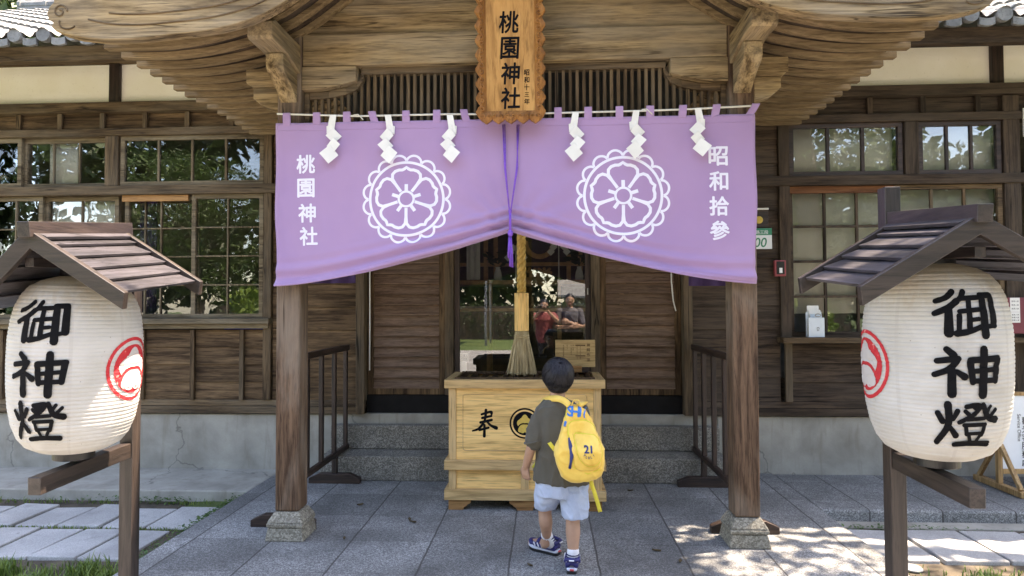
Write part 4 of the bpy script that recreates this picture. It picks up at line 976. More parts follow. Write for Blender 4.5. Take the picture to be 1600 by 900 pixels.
# notice on the box
zn = zt1+.016; yb = BY+D-.09; a, b = at(867.5, 531, yb), at(930, 573.5, yb)
Nn = thing('notice_plate', 'small pale wooden notice plate with dark vertical writing, standing on the offering box', 'sign', ((a.x+b.x)/2, yb, zn))
MB().box(a.x, b.x, yb-.008, yb+.008, b.z, a.z).build('board', 'notice_wood', Nn, bevel=.003)
MB().box((a.x+b.x)/2-.07, (a.x+b.x)/2+.05, yb-.05, yb+.04, zn-.004, zn+.022).box((a.x+b.x)/2-.07, (a.x+b.x)/2+.05, yb-.05, yb-.0095, zn+.023, b.z+.012).build('stand', 'foot_wood', Nn, bevel=.003)
MB().box((a.x+b.x)/2-.06, (a.x+b.x)/2+.10, yb-.007, yb+.007, zn-.004, b.z+.004).build('stand', 'dark_wood_X', Nn)
F = []
W_, H_ = b.x-a.x, a.z-b.z
for ch, k in zip('神拜作法', range(4)): F += moved(text2d(ch, .028, .02), b.x-.17*W_, a.z-H_*(.19+.18*k))
for cx, s, y0 in ((.63, '一鞠躬二拍手再一鞠躬', .42), (.55, '參拜前先於手水舍洗手', .42), (.45, '靜心祈願', .40), (.40, '投入香油錢搖鈴', .46), (.30, '兩手合十', .36), (.21, '默念願望並感謝神明', .5)):
    n = len(s)
    for k, ch in enumerate(s): F += moved(text2d(ch, .0085, .012), a.x+W_*cx, a.z-H_*(.20+.055*k))
decal('lettering', F, lambda u, v, l: (u, yb-.008-l, v), 'slat_brown', Nn, None, .001, stack=.00001)

# ------------------------------------------------------------------ handrails beside the steps
def handrail(x, lab):
    t = thing('handrail', lab, 'handrail', (x, 5.0, 0), 'handrails beside the porch steps')
    y0, y1, zb_, zt_ = 4.30, 5.725, .24, 1.125
    MB().box(x-.022, x+.022, y0-.03, y1+.02, zt_-.02, zt_+.028).build('top_rail', 'dark_wood_Y', t, bevel=.005)
    MB().box(x-.018, x+.018, y0-.03, y1+.02, zb_-.022, zb_+.022).build('bottom_rail', 'dark_wood_Y', t, bevel=.004)
    for k in range(5):
        y = 5.69-.31*k; MB().box(x-.016, x+.016, y-.022, y+.022, zb_+.0225, zt_-.0205).build('baluster', 'dark_wood_Z', t, bevel=.003)
    for y in (4.335, 5.405):
        MB().box(x-.021, x+.021, y-.025, y+.025, .085, zb_-.0225).build('leg', 'dark_wood_Z', t, bevel=.003)
        MB().prism([(-.22, 0), (.22, 0), (.22, .045), (.13, .084), (-.13, .084), (-.22, .045)], lambda u, v, w: (x+u, w, v), y-.028, y+.028).build('foot', 'dark_wood_X', t, bevel=.004)
handrail(-1.80, 'dark brown handrail with vertical bars on the left side of the steps'); handrail(1.30, 'dark brown handrail with vertical bars on the right side of the steps')

# ------------------------------------------------------------------ lanterns and their roofed stands
def lrad(t):   # radius of the paper body, t from -1 (bottom) to 1 (top)
    tab = [(-1, .33), (-.97, .52), (-.9, .71), (-.8, .82), (-.65, .905), (-.45, .96), (-.2, .99), (.05, 1.0), (.3, .995), (.5, .965), (.65, .92), (.78, .84), (.88, .73), (.95, .56), (1, .32)]
    for (a, ra), (b, rb) in zip(tab, tab[1:]):
        if t <= b: k = (t-a)/(b-a); return ra+(rb-ra)*k
    return tab[-1][1]
def lantern(c, Rad, hh, a_text, a_crest, lab, lean=0):
    t = thing('paper_lantern', lab, 'lantern', c, 'paper lanterns on roofed stands'); t.rotation_euler.y = lean
    nr = 46
    def rr(z):
        q = z/hh; e = lrad(max(-1, min(1, q)))*Rad; ph = (q+1)/2*nr
        return e-.0024*(1-abs(math.sin(math.pi*ph)))**3
    prof = [(rr(-hh+2*hh*i/(nr*5)), -hh+2*hh*i/(nr*5)) for i in range(nr*5+1)]
    MB().lathe(prof, 96, cap=False).build('paper_shade', 'lantern_paper', t, smooth=True, local=True)
    for z, r in ((hh, .31*Rad), (-hh, .32*Rad)):
        s = 1 if z > 0 else -1
        MB().lathe([(r*.86, z-s*.012), (r, z-s*.012), (r, z+s*.028), (r*.86, z+s*.028)], 40, cap=True).build('collar', 'plastic_black', t, local=True, bevel=.003)
        if s > 0: MB().tube([(-r*.8, 0, z+.03), (-r*.4, 0, z+.055), (0, 0, z+.065), (r*.4, 0, z+.055), (r*.8, 0, z+.03)], .005, 6).build('hanging_wire', 'cable_white', t, local=True, smooth=True)
        else: MB().tube([(.012*math.sin(q), 0, z-.035-.014*(1-math.cos(q))) for q in np.linspace(-2.2, 3.4, 14)], .0025, 6).build('hook', 'plastic_black', t, local=True, smooth=True)
    def on(ang):
        def f(u, v, l):
            z = max(-hh, min(hh, v)); r = rr(z)+l; a = ang+u/Rad; return (r*math.sin(a), -r*math.cos(a), v)
        return f
    h = hh*2
    F = []
    for ch, v, w, hg in (('御', .225, .275, .215), ('神', -.05, .285, .225), ('燈', -.30, .28, .20)):
        F += moved(brush(ch, h*w*1.08, h*hg*1.12, .05, .98), 0, v*h+.015)
    decal('lettering', F, on(a_text), 'ink', t, .012, .0022, local=True, stack=.00008)
    rc = .172*h; F = ring2d((0, 0), rc*1.0, rc*.11, 70)
    decal('crest', [[(x, y-.02*h) for x, y in f] for f in F+ring2d((0, 0), rc*.405, rc*.81, 60)], on(a_crest), 'red_brush', t, .012, .0018, local=True)
    wob = lambda f: [(x+.006*rnd(-1, 1)*.35, y+.006*rnd(-1, 1)*.35) for x, y in f]
    decal('crest', [[(x*rc*1.1, y*rc*1.1-.012*h) for x, y in wob(f)] for f in (CREST_TOP, CREST_LOW)], on(a_crest), 'lantern_paper', t, .012, .0034, local=True)
    return t
def stand(post_px, post_y, Yp, arm0, arm1, Ya, rf, rbk, Yf, Yb, lab, sl_in, sl_out, side, ptop):
    """side: +1 when the inner slope faces right"""
    pp = at(*post_px, Yp); t = thing('lantern_stand', lab, 'lantern stand', (pp.x, Yp, -.09), 'roofed lantern stands')
    x, w = pp.x, .03
    f = at(*rf, Yf); b = at(*rbk, Yb); ax = (b-f).normalized(); L_ = (b-f).length
    MB().box(x-w, x+w, Yp-w, Yp+w, -.12, ptop).build('post', 'stand_wood_Z', t, bevel=.003)
    a0, a1 = at(*arm0, Yp-.031), at(*arm1, Ya); a0.x = a1.x = x
    MB().bar(a0, a1, .05, .066).build('arm', 'stand_wood_Y', t, bevel=.003)
    lw = b-ax*.0; MB().bar(f-Vector((0, 0, .005)), b, .046, .056).build('ridge_beam', 'stand_wood_Y', t, bevel=.002)
    c = f+ax*L_*.5
    MB().bar(Vector((x, Yp-.031, f.z-.10)), Vector((x, Yf+.06, f.z-.12)), .034, .034).build('hanging_beam', 'stand_wood_Y', t, bevel=.002)
    MB().tube([(c.x, c.y, f.z-.11), (c.x, c.y, f.z-.19)], .004, 6).build('hanger', 'metal_grey', t)
    for sg, sl in ((side, sl_in), (-side, sl_out)):
        dn = Vector((sg*math.cos(sl), 0, -math.sin(sl))); nn = ax.cross(dn)*(1 if sg > 0 else 1); nn = nn if nn.z > 0 else -nn
        p = lambda s, q, l: f+ax*s+dn*q+nn*l-Vector((0, 0, .03))
        Ls = .40
        for s0, s1 in ((.022, .05), (L_-.05, L_-.022)):
            MB().hexa([p(s0, -.01, -.035), p(s1, -.01, -.035), p(s1, Ls+.045, -.035), p(s0, Ls+.045, -.035), p(s0, -.01, .022), p(s1, -.01, .022), p(s1, Ls+.02, .022), p(s0, Ls+.02, .022)]).build('barge_board', 'stand_wood_X', t, bevel=.0025)
        m = MB(); n = 5; h = Ls/n
        for k in range(n):
            q0, q1 = k*h-(0 if k == 0 else .012), (k+1)*h
            MB().hexa([p(.0515, q0, -.016), p(L_-.0515, q0, -.016), p(L_-.0515, q1, .002), p(.0515, q1, .002), p(.0515, q0, -.004), p(L_-.0515, q0, -.004), p(L_-.0515, q1, .014), p(.0515, q1, .014)]).build('roof_board', 'roof_board_Y', t, bevel=.0015)
        MB().hexa([p(.0515, .0, .004), p(L_-.0515, .0, .004), p(L_-.0515, .045, .012), p(.0515, .045, .012), p(.0515, .0, .018), p(L_-.0515, .0, .018), p(L_-.0515, .045, .026), p(.0515, .045, .026)]).build('ridge_cap', 'roof_board_Y', t, bevel=.0015)
    return f, b
stand((202, 800), 0, 2.85, (205, 704), (67, 760.5), 2.30, (36, 356), (200, 358), 2.20, 2.80, 'dark brown roofed lantern stand on the left, its roof boards in dappled sun', R(32.5), R(46), 1, 1.80)
stand((1399, 800), 0, 2.62, (1400, 719), (1513, 779), 2.13, (1540, 330), (1389, 343), 2.03, 2.62, 'dark brown roofed lantern stand on the right, its post rising through the roof', R(31.5), R(31.5), -1, 1.965)
cl_ = at(121, 568, 2.52); rl = 110*2.52/1000*1.03
lantern(cl_, .232, .353, R(-33)-math.atan2(cl_.x, cl_.y), R(55)-math.atan2(cl_.x, cl_.y), 'white paper lantern on the left stand, red crest on its right flank', R(1.5))
cr_ = at(1460, 563, 2.36)
lantern(cr_, .227, .341, R(24)-math.atan2(cr_.x, cr_.y), R(-66)-math.atan2(cr_.x, cr_.y), 'white paper lantern on the right stand, red crest on its left flank')

# ------------------------------------------------------------------ small things on the right wall
W0 = YW-.014
a, b = at(1165, 357, W0), at(1206, 389, W0)
A = tag(MB().box(a.x-.08, b.x, W0-.008, W0, b.z, a.z).build('address_plate', 'sign_white', bevel=.002), 'white and green address plate half hidden by the right edge of the purple curtain', 'sign')
MB().box(a.x-.079, b.x-.001, W0-.0092, W0-.0082, a.z-.062, a.z-.001).build('header', 'sign_green', A)
F = moved(text2d('路三段', .036, .012), at(1190, 363, W0).x, at(1190, 363, W0).z); decal('lettering', F, lambda u, v, l: (u, W0-.0092-l, v), 'sign_white', A, None, .0008, stack=.00001)
F = moved(text2d('00', .085, .012), at(1188, 378, W0).x, at(1188, 379, W0).z, .95, 1, 0, .15); decal('number', F, lambda u, v, l: (u, W0-.008-l, v), 'sign_green', A, None, .0008, stack=.00001)
a, b = at(1170, 329, W0), at(1200, 355, W0)
A = tag(MB().box(a.x, b.x, W0-.012, W0, b.z, a.z).build('wooden_plate', 'dark_wood_X', bevel=.002), 'dark wooden plate with a brass disc, just above the address plate', 'sign')
MB().box(a.x, b.x-.002, W0-.03, W0-.0125, a.z+.002, a.z+.018).build('cover_strip', 'rod_white', A)
c = at(1185, 344, W0); MB().lathe([(.0, 0), (.034, 0), (.034, .006), (.028, .01), (.0, .01)], 24, cap=False).build('brass_disc', 'crest_gold', A, local=False).matrix_basis = Matrix.Translation((c.x, W0-.012, c.z)) @ Matrix.Rotation(R(90), 4, 'X')
a, b = at(1208, 407, W0), at(1226, 432, W0)
A = tag(MB().box(a.x, b.x, W0-.04, W0, b.z, a.z).build('call_box', 'alarm_red', bevel=.006), 'small red and black call box on the boards right of the curtain', 'call box')
MB().box(a.x+.015, b.x-.015, W0-.045, W0-.0405, b.z+.018, a.z-.012).build('face', 'plastic_black', A, bevel=.003)
MB().box((a.x+b.x)/2-.012, (a.x+b.x)/2+.014, W0-.048, W0-.0455, b.z+.03, b.z+.075).build('label_card', 'sign_white', A)
# leaflet holder on the sill
hx, hz, hy = at(1273, 524, YW-.10).x, 1.217, YW-.10
Hh = thing('leaflet_holder', 'clear leaflet holder with pale blue and white leaflets on the right window sill', 'leaflet holder', (hx, hy, hz))
MB().box(hx-.06, hx+.075, hy-.02, hy+.035, hz, hz+.012).box(hx-.06, hx+.075, hy-.025, hy-.021, hz, hz+.17).box(hx-.06, hx+.075, hy+.036, hy+.039, hz, hz+.22).build('holder', 'acrylic', Hh)
for k, (dx, w, h, mt) in enumerate(((-.045, .1, .275, 'white_paper'), (-.035, .1, .235, 'white_paper'), (-.03, .1, .2, 'leaflet_blue'))):
    MB().hexa([(hx+dx, hy+.026-.014*k, hz+.013), (hx+dx+w, hy+.026-.014*k, hz+.013), (hx+dx+w, hy+.032-.014*k, hz+.013), (hx+dx, hy+.032-.014*k, hz+.013), (hx+dx, hy+.045-.014*k, hz+h), (hx+dx+w, hy+.045-.014*k, hz+h), (hx+dx+w, hy+.051-.014*k, hz+h), (hx+dx, hy+.051-.014*k, hz+h)]).build('leaflet', mt, Hh)
c = (hx+.02, hz+.19)
decal('emblem', ring2d(c, .024, .009, 24, .012), lambda u, v, l: (u, hy-.026-l, v), 'metal_grey', Hh, None, .0006); decal('lettering', moved(text2d('Cii', .022, .01), hx+.02, hz+.07, 1, 1, -1.57), lambda u, v, l: (u, hy-.0255-l, v), 'plastic_black', Hh, None, .0006)
# framed poster on the wall further right
pa, pb_ = at(1572, 465, YW-.2), at(1632, 521, YW-.2)
A = tag(MB().box(pa.x, pb_.x, YW-.2, YW-.19, pb_.z, pa.z).build('poster', 'poster_red', bevel=.002), 'maroon poster with small white cards standing on the sill beyond the right lantern', 'poster')
for v, h_ in ((.60, .12), (.30, .09)): 
    z = pb_.z+(pa.z-pb_.z)*v; MB().box(pa.x+.03, pa.x+.11, YW-.203, YW-.2005, z, z+h_).build('card', 'white_paper', A, bevel=.001)
    F = []
    for r in range(3): F += moved(text2d('售票人員', .014, .005), pa.x+.07, z+h_*(.75-.26*r))
    decal('lettering', F, lambda u, v, l: (u, YW-.203-l, v), 'plastic_black', A, None, .0006)
F = []
for k, ch in enumerate('ticket office'): F += moved(text2d(ch, .012, .0), pb_.x-.2, pa.z-.03-.014*k) if ch != ' ' else []
part(MB().box(4.2, 4.9, YW-.25, YW-.012, pb_.z-.03, pb_.z-.001), 'window_sill', 'plaster', .004)
for x in (4.25, 4.4, 4.55, 4.7, 4.85): part(MB().box(x-.03, x+.03, YW-.03, YW-.013, .66, pb_.z-.035), 'batten', 'dark_wood_Z', .003)
pa, pb_ = at(1595, 170, YW-.03), at(1625, 214, YW-.03)
tag(MB().box(pa.x, pb_.x, YW-.06, YW-.045, pb_.z, pa.z).build('notice_card', 'white_paper', bevel=.002), 'cream notice card high on the wall at the right edge', 'sign')
# standing sign
Ys = 5.45; s0 = at(1558, 766, Ys); sx = s0.x; w = .46
St = thing('standing_sign', 'white standing sign in a pale timber frame with black vertical writing, behind the right lantern', 'sign', (sx+w/2, Ys, 0))
ztp = at(1585, 618, Ys).z; zbt = at(1590, 732, Ys).z; xp0 = at(1577, 640, Ys).x-.05
for k in (0, 1):
    x = sx+.02+k*(w+.1)
    MB().box(x-.018, x+.018, Ys-.02, Ys+.02, .045, ztp+.02).build('post', 'fresh_wood', St, bevel=.003)
    MB().box(x-.03, x+.03, Ys-.28, Ys+.28, 0, .044).build('foot', 'fresh_wood', St, bevel=.003)
    for d in (-1, 1): MB().bar((x, Ys+d*.24, .05), (x, Ys+d*.022, .36), .03, .03, (1, 0, 0)).build('brace', 'fresh_wood', St, bevel=.002)
MB().box(sx+.039, sx+w+.101, Ys-.012, Ys+.012, zbt, ztp).build('panel', 'sign_white', St, bevel=.002)
MB().box(sx+.039, sx+w+.101, Ys-.02, Ys+.02, ztp+.001, ztp+.03).box(sx+.039, sx+w+.101, Ys-.02, Ys+.02, zbt-.04, zbt-.001).build('rail', 'fresh_wood', St, bevel=.003)
F = []
for ch, py in zip('觀光客服務處', (657, 670, 683, 696, 709, 722)): p = at(1599, py, Ys); F += moved(text2d(ch, .062, .015), p.x+.01, p.z)
p = at(1590.5, 664, Ys); F += moved(text2d('Service Office', .028, .008), p.x, p.z-.02, 1, 1, -math.pi/2)
decal('lettering', F, lambda u, v, l: (u, Ys-.012-l, v), 'print_black', St, None, .0008, stack=.00001)
# round lid
p = gz(1425, 885, -.075); tag(MB().lathe([(.0, 0), (.058, 0), (.058, .010), (.05, .014), (.045, .010), (.0, .014)], 36, (p.x, p.y, -.09), cap=False).build('drain_lid', 'lid_white', bevel=.003), 'round white drain lid in the grass at the foot of the right stand', 'lid')

# ------------------------------------------------------------------ inside the hall, seen through the glass
def altar():
    t = thing('altar_table', 'brown wooden altar shelves inside the hall, seen through the glass door', 'altar', (XC, 7.4, .5))
    MB().box(-1.3, .9, 7.2, 7.9, 1.74, 1.79).build('shelf', 'altar_wood', t, bevel=.004)
    MB().box(-1.3, .9, 6.9, 7.15, 1.44, 1.475).build('shelf', 'altar_wood', t, bevel=.004)
    for x in (-1.25, -.62, .15, .85):
        MB().box(x-.02, x+.02, 7.2, 7.25, .5, 1.739).build('leg', 'altar_wood', t); MB().box(x-.02, x+.02, 6.92, 6.96, .5, 1.439).build('leg', 'altar_wood', t)
    for x in (-.72, -.60, .42, .55, -.30, .28): MB().box(x-.025, x+.025, 7.7, 7.75, 1.791, 2.7).build('post', 'altar_wood', t)
    MB().box(-1.3, .9, 7.66, 7.76, 1.98, 2.02).build('shelf', 'altar_wood', t)
    c = at(843, 380, 7.45)
    m = thing('sacred_mirror', 'round dark mirror on a carved wooden stand on the altar shelf', 'mirror', (c.x, 7.45, 1.79))
    q = MB(); 
    for k in range(26):
        a = R(-35+250*k/25) if 0 else R(180+180*k/25); q.ball((c.x+.155*math.cos(a), 7.45, c.z+.155*math.sin(a)), (.032, .02, .032), 8, 6)
    for a in range(18): q.tube([(c.x-.13+.26*a/17+.012*math.cos(w), 7.43, 1.90+.03*math.sin(a*1.7)+.012*math.sin(w)) for w in np.linspace(0, 6.3, 8)], .008, 5)
    q.box(c.x-.17, c.x+.17, 7.40, 7.50, 1.79, 1.83).box(c.x-.12, c.x+.12, 7.41, 7.49, 1.831, 1.90)
    q.build('carved_stand', 'altar_wood', m, smooth=False)
    MB().tube([(c.x, 7.44, c.z), (c.x, 7.46, c.z)], .13, 40).build('disc', 'plastic_black', m)
    for px, lab in ((778, 'white vase with dark leaves on the altar shelf, left of the bell rope'), (905, 'white vase with dark leaves on the altar shelf, beside the right door post')):
        c = at(px, 430, 7.4); v = thing('altar_vase', lab, 'vase', (c.x, 7.4, 1.79), 'altar vases')
        MB().lathe([(.0, 0), (.045, 0), (.05, .05), (.04, .1), (.024, .145), (.03, .16)], 20, (c.x, 7.4, 1.79), cap=False).build('body', 'vase_white', v, smooth=True)
        l = MB()
        for k in range(26):
            a = rnd(0, 6.28); e = rnd(.04, .16); p = Vector((c.x+e*math.cos(a), 7.4+e*.5*math.sin(a), 1.98+rnd(0, .16))); d = Vector((math.cos(a), .3*math.sin(a), rnd(-.2, .8))).normalized()*.06; s_ = d.cross(Vector((0, 1, .2))).normalized()*.022
            l.add([p-d, p-s_, p+d, p+s_], [(0, 1, 2, 3)])
        l.build('leaves', 'leaf_dark', v)
    for px, py, lab in ((806, 397, 'pair of folded white paper strips left of the sacred mirror'), (873, 388, 'pair of folded white paper strips right of the sacred mirror')):
        c = at(px, py, 7.3); q = MB()
        for s in (-1, 1):
            for k in range(3):
                x, z = c.x+s*(.03+.03*k), c.z+.07-.055*k; q.prism([(x-.045, z), (x, z+.045), (x+.045, z), (x, z-.045)], lambda u, v, w: (u, w, v), 7.3-.004*k, 7.302-.004*k)
        q.box(c.x-.006, c.x+.006, 7.305, 7.317, 1.79, c.z+.1)
        tag(q.build('paper_wand', 'white_paper'), lab, 'paper wand', 'paper wands')
    a, b = at(729, 385, 7.3), at(750, 437, 7.3); P = [[(x, 7.3+.015*math.sin(x*90), z) for x in np.linspace(a.x, b.x, 30)] for z in np.linspace(1.80, a.z+.2, 8)]
    tag(MB().grid(P).build('fringed_cloth', 'white_paper', smooth=True, solid=.003), 'white pleated cloth hanging inside the hall at the left of the glass door', 'cloth')
    a, b = at(714, 551, 6.0), at(733, 565, 6.0)
    s = tag(MB().box(a.x, b.x, 5.99, 5.996, b.z, a.z).build('small_card', 'white_paper'), 'small white card with two lines of writing at the foot of the glass door', 'sign')
    F = moved(text2d('請勿進入', .020, .0), (a.x+b.x)/2, a.z-.028)+moved(text2d('參拜由此', .020, .0), (a.x+b.x)/2, a.z-.058)
    decal('lettering', F, lambda u, v, l: (u, 5.99-l, v), 'print_black', s, None, .0008)
    MB().box(a.x+.02, b.x-.02, 5.985, 6.01, .50, b.z-.001).build('stand', 'vase_white', s)
    t = thing('room_table', 'low table with white papers and a blue cloth behind the left window', 'table', (-3.3, 6.9, .5))
    MB().box(-4.6, -2.5, 6.6, 7.4, 1.18, 1.22).build('tabletop', 'altar_wood', t)
    for x in (-4.5, -2.6):
        for y in (6.65, 7.35): MB().box(x-.03, x+.03, y-.03, y+.03, .5, 1.179).build('leg', 'altar_wood', t)
    MB().ball((-3.25, 6.8, 1.26), (.24, .16, .12)).build('folded_cloth', 'blue_cloth', t, smooth=True)
    MB().box(-3.05, -2.7, 6.7, 6.95, 1.222, 1.25).box(-3.8, -3.5, 6.7, 6.9, 1.222, 1.24).build('papers', 'white_paper', t)
    tag(MB().grid([[(x, 6.15+.02*math.sin(x*60), z) for x in np.linspace(-4.02, -3.86, 16)] for z in (1.3, 2.7)]).build('room_curtain', 'dark_purple', solid=.003, smooth=True), 'narrow dark purple curtain inside the left lower window', 'curtain')
altar()

# ------------------------------------------------------------------ people
from mathutils.bvhtree import BVHTree
def organic(name, mb, mat, parent, vox=.006, it=3, wr=None):
    o = mb.build(name, mat, None); m = o.modifiers.new('r', 'REMESH'); m.mode = 'VOXEL'; m.voxel_size = vox
    me = bpy.data.meshes.new_from_object(o.evaluated_get(bpy.context.evaluated_depsgraph_get()))
    bpy.data.objects.remove(o); me.name = name
    bm = bmesh.new(); bm.from_mesh(me)
    for _ in range(it): bmesh.ops.smooth_vert(bm, verts=bm.verts, factor=.5, use_axis_x=True, use_axis_y=True, use_axis_z=True)
    if wr:
        bm.normal_update()
        for v in bm.verts:
            p = v.co; s = wr[1]; rd = 1-abs(noise.noise((p.x*s*.8+7, p.y*s*.8, p.z*s*wr[2]*1.1+p.x*s*.5)))*2.2; v.co = p+v.normal*(wr[0]*(.8*noise.noise((p.x*s, p.y*s, p.z*s*wr[2]))+.4*noise.noise((p.x*s*2.3+4, p.y*s*2.3, p.z*s*2.1*wr[2]))+.75*max(0, rd)**4))
    bm.to_mesh(me); bm.free(); me.materials.clear(); me.materials.append(MATS[mat]); me.shade_smooth()
    o = bpy.data.objects.new(name, me); col.objects.link(o)
    if parent is not None: adopt(o, parent)
    return o
def curve(pts, n=6):
    P = [Vector(p) for p in pts]; out = []
    for i in range(len(P)-1):
        a, b, c, d = P[max(i-1, 0)], P[i], P[i+1], P[min(i+2, len(P)-1)]
        for k in range(n):
            t = k/n; out.append(.5*((2*b)+(c-a)*t+(2*a-5*b+4*c-d)*t*t+(3*b-a-3*c+d)*t**3))
    return out+[P[-1]]
def limb(mb, pts, rad, n=12, k=6):
    P = curve(pts, k); Rr = []
    for i in range(len(pts)-1):
        for j in range(k): Rr.append(rad[i]+(rad[i+1]-rad[i])*j/k)
    Rr.append(rad[-1]); mb.tube(P, Rr, n); mb.ball(P[0], Rr[0]*.98); mb.ball(P[-1], Rr[-1]*.98); return mb
def hand(mb, wrist, dirv, palm_n, size=.09, curl=.35, side=1):
    """palm and five bent fingers; dirv towards the fingertips, palm_n out of the palm"""
    d = Vector(dirv).normalized(); n = (Vector(palm_n)-d*Vector(palm_n).dot(d)).normalized(); s = d.cross(n)*side; w = Vector(wrist)
    for k in (-1.2, -.4, .4, 1.2): limb(mb, [w+s*k*size*.07, w+d*size*.48+s*k*size*.155], [size*.14, size*.105], 8, 3)
    for k, ln in ((-1.5, .36), (-.5, .46), (.5, .50), (1.5, .44)):
        a = w+d*size*.46+s*k*size*.15; b = a+(d+n*curl*.5+s*k*.05)*size*ln*.45; c = b+(d*.8+n*curl*1.4)*size*ln*.35; e = c+(d*.45+n*curl*2)*size*ln*.28
        limb(mb, [a, b, c, e], [size*.082, size*.075, size*.068, size*.055], 8, 3)
    a = w+d*size*.12+s*size*.2; limb(mb, [a, a+(d*.7+s*.6+n*.3)*size*.28, a+(d*1.25+s*.65+n*.6)*size*.36, a+(d*1.6+s*.5+n*.9)*size*.40], [size*.12, size*.1, size*.085, size*.06], 8, 3)
def face(parent, c, f, sz):
    """eyes, brows and mouth on the head centred at c, looking along the unit vector f"""
    f = Vector(f).normalized(); s = f.cross(Vector((0, 0, 1))).normalized(); u = Vector((0, 0, 1)); c = Vector(c)
    for k in (-1, 1):
        e = c+f*sz*.80+s*k*sz*.36+u*sz*.02
        MB().ball(e, (sz*.15, sz*.15, sz*.09)).build('eye', 'eye_white', parent, smooth=True).name; MB().ball(e+f*sz*.10, (sz*.075, sz*.075, sz*.075)).build('iris', 'eye_dark', parent, smooth=True)
        MB().tube([e+f*sz*.12+u*sz*.2-s*sz*.2, e+f*sz*.15+u*sz*.25, e+f*sz*.1+u*sz*.2+s*sz*.2], sz*.035, 6).build('eyebrow', 'hair_black', parent, smooth=True)
    MB().tube([c+f*sz*.84-u*sz*.58-s*sz*.22, c+f*sz*.93-u*sz*.6, c+f*sz*.84-u*sz*.58+s*sz*.22], sz*.055, 7).build('mouth', 'lip', parent, smooth=True)
def hair_cap(parent, c, r, crown, low, front, n=520, thick=.0042):
    """straight hair: a cap and strands combed from the crown; front = direction of the face"""
    c = Vector(c); r = Vector(r); cr = Vector(crown).normalized(); f = Vector(front).normalized(); m = MB()
    for k in range(n):
        t = cr.orthogonal().normalized(); b = cr.cross(t); a = 6.2832*k/n*13.0; d0 = (t*math.cos(a)+b*math.sin(a)).normalized()
        lim = rnd(1.5, 2.0); pts = []; st = rnd(0.02, .75) if k % 3 else .02; sw = rnd(-.25, .25)
        for q in np.linspace(st, lim, 9):
            dd = (d0+cr.cross(d0)*(.25*(1-q)+sw*q*.5)).normalized(); v = (cr*math.cos(q)+dd*math.sin(q)); ff = v.dot(f)
            if ff > .35 and v.z < .42: break
            p = c+Vector((v.x*r.x, v.y*r.y, v.z*r.z))*(1+.03*math.sin(k*2.4))
            if p.z < low+.03*max(0, ff)+rnd(-.006, .006): break
            pts.append(p)
        if len(pts) > 2: m.tube(pts, [thick*(1-.55*i/(len(pts)-1)) for i in range(len(pts))], 5)
    return m
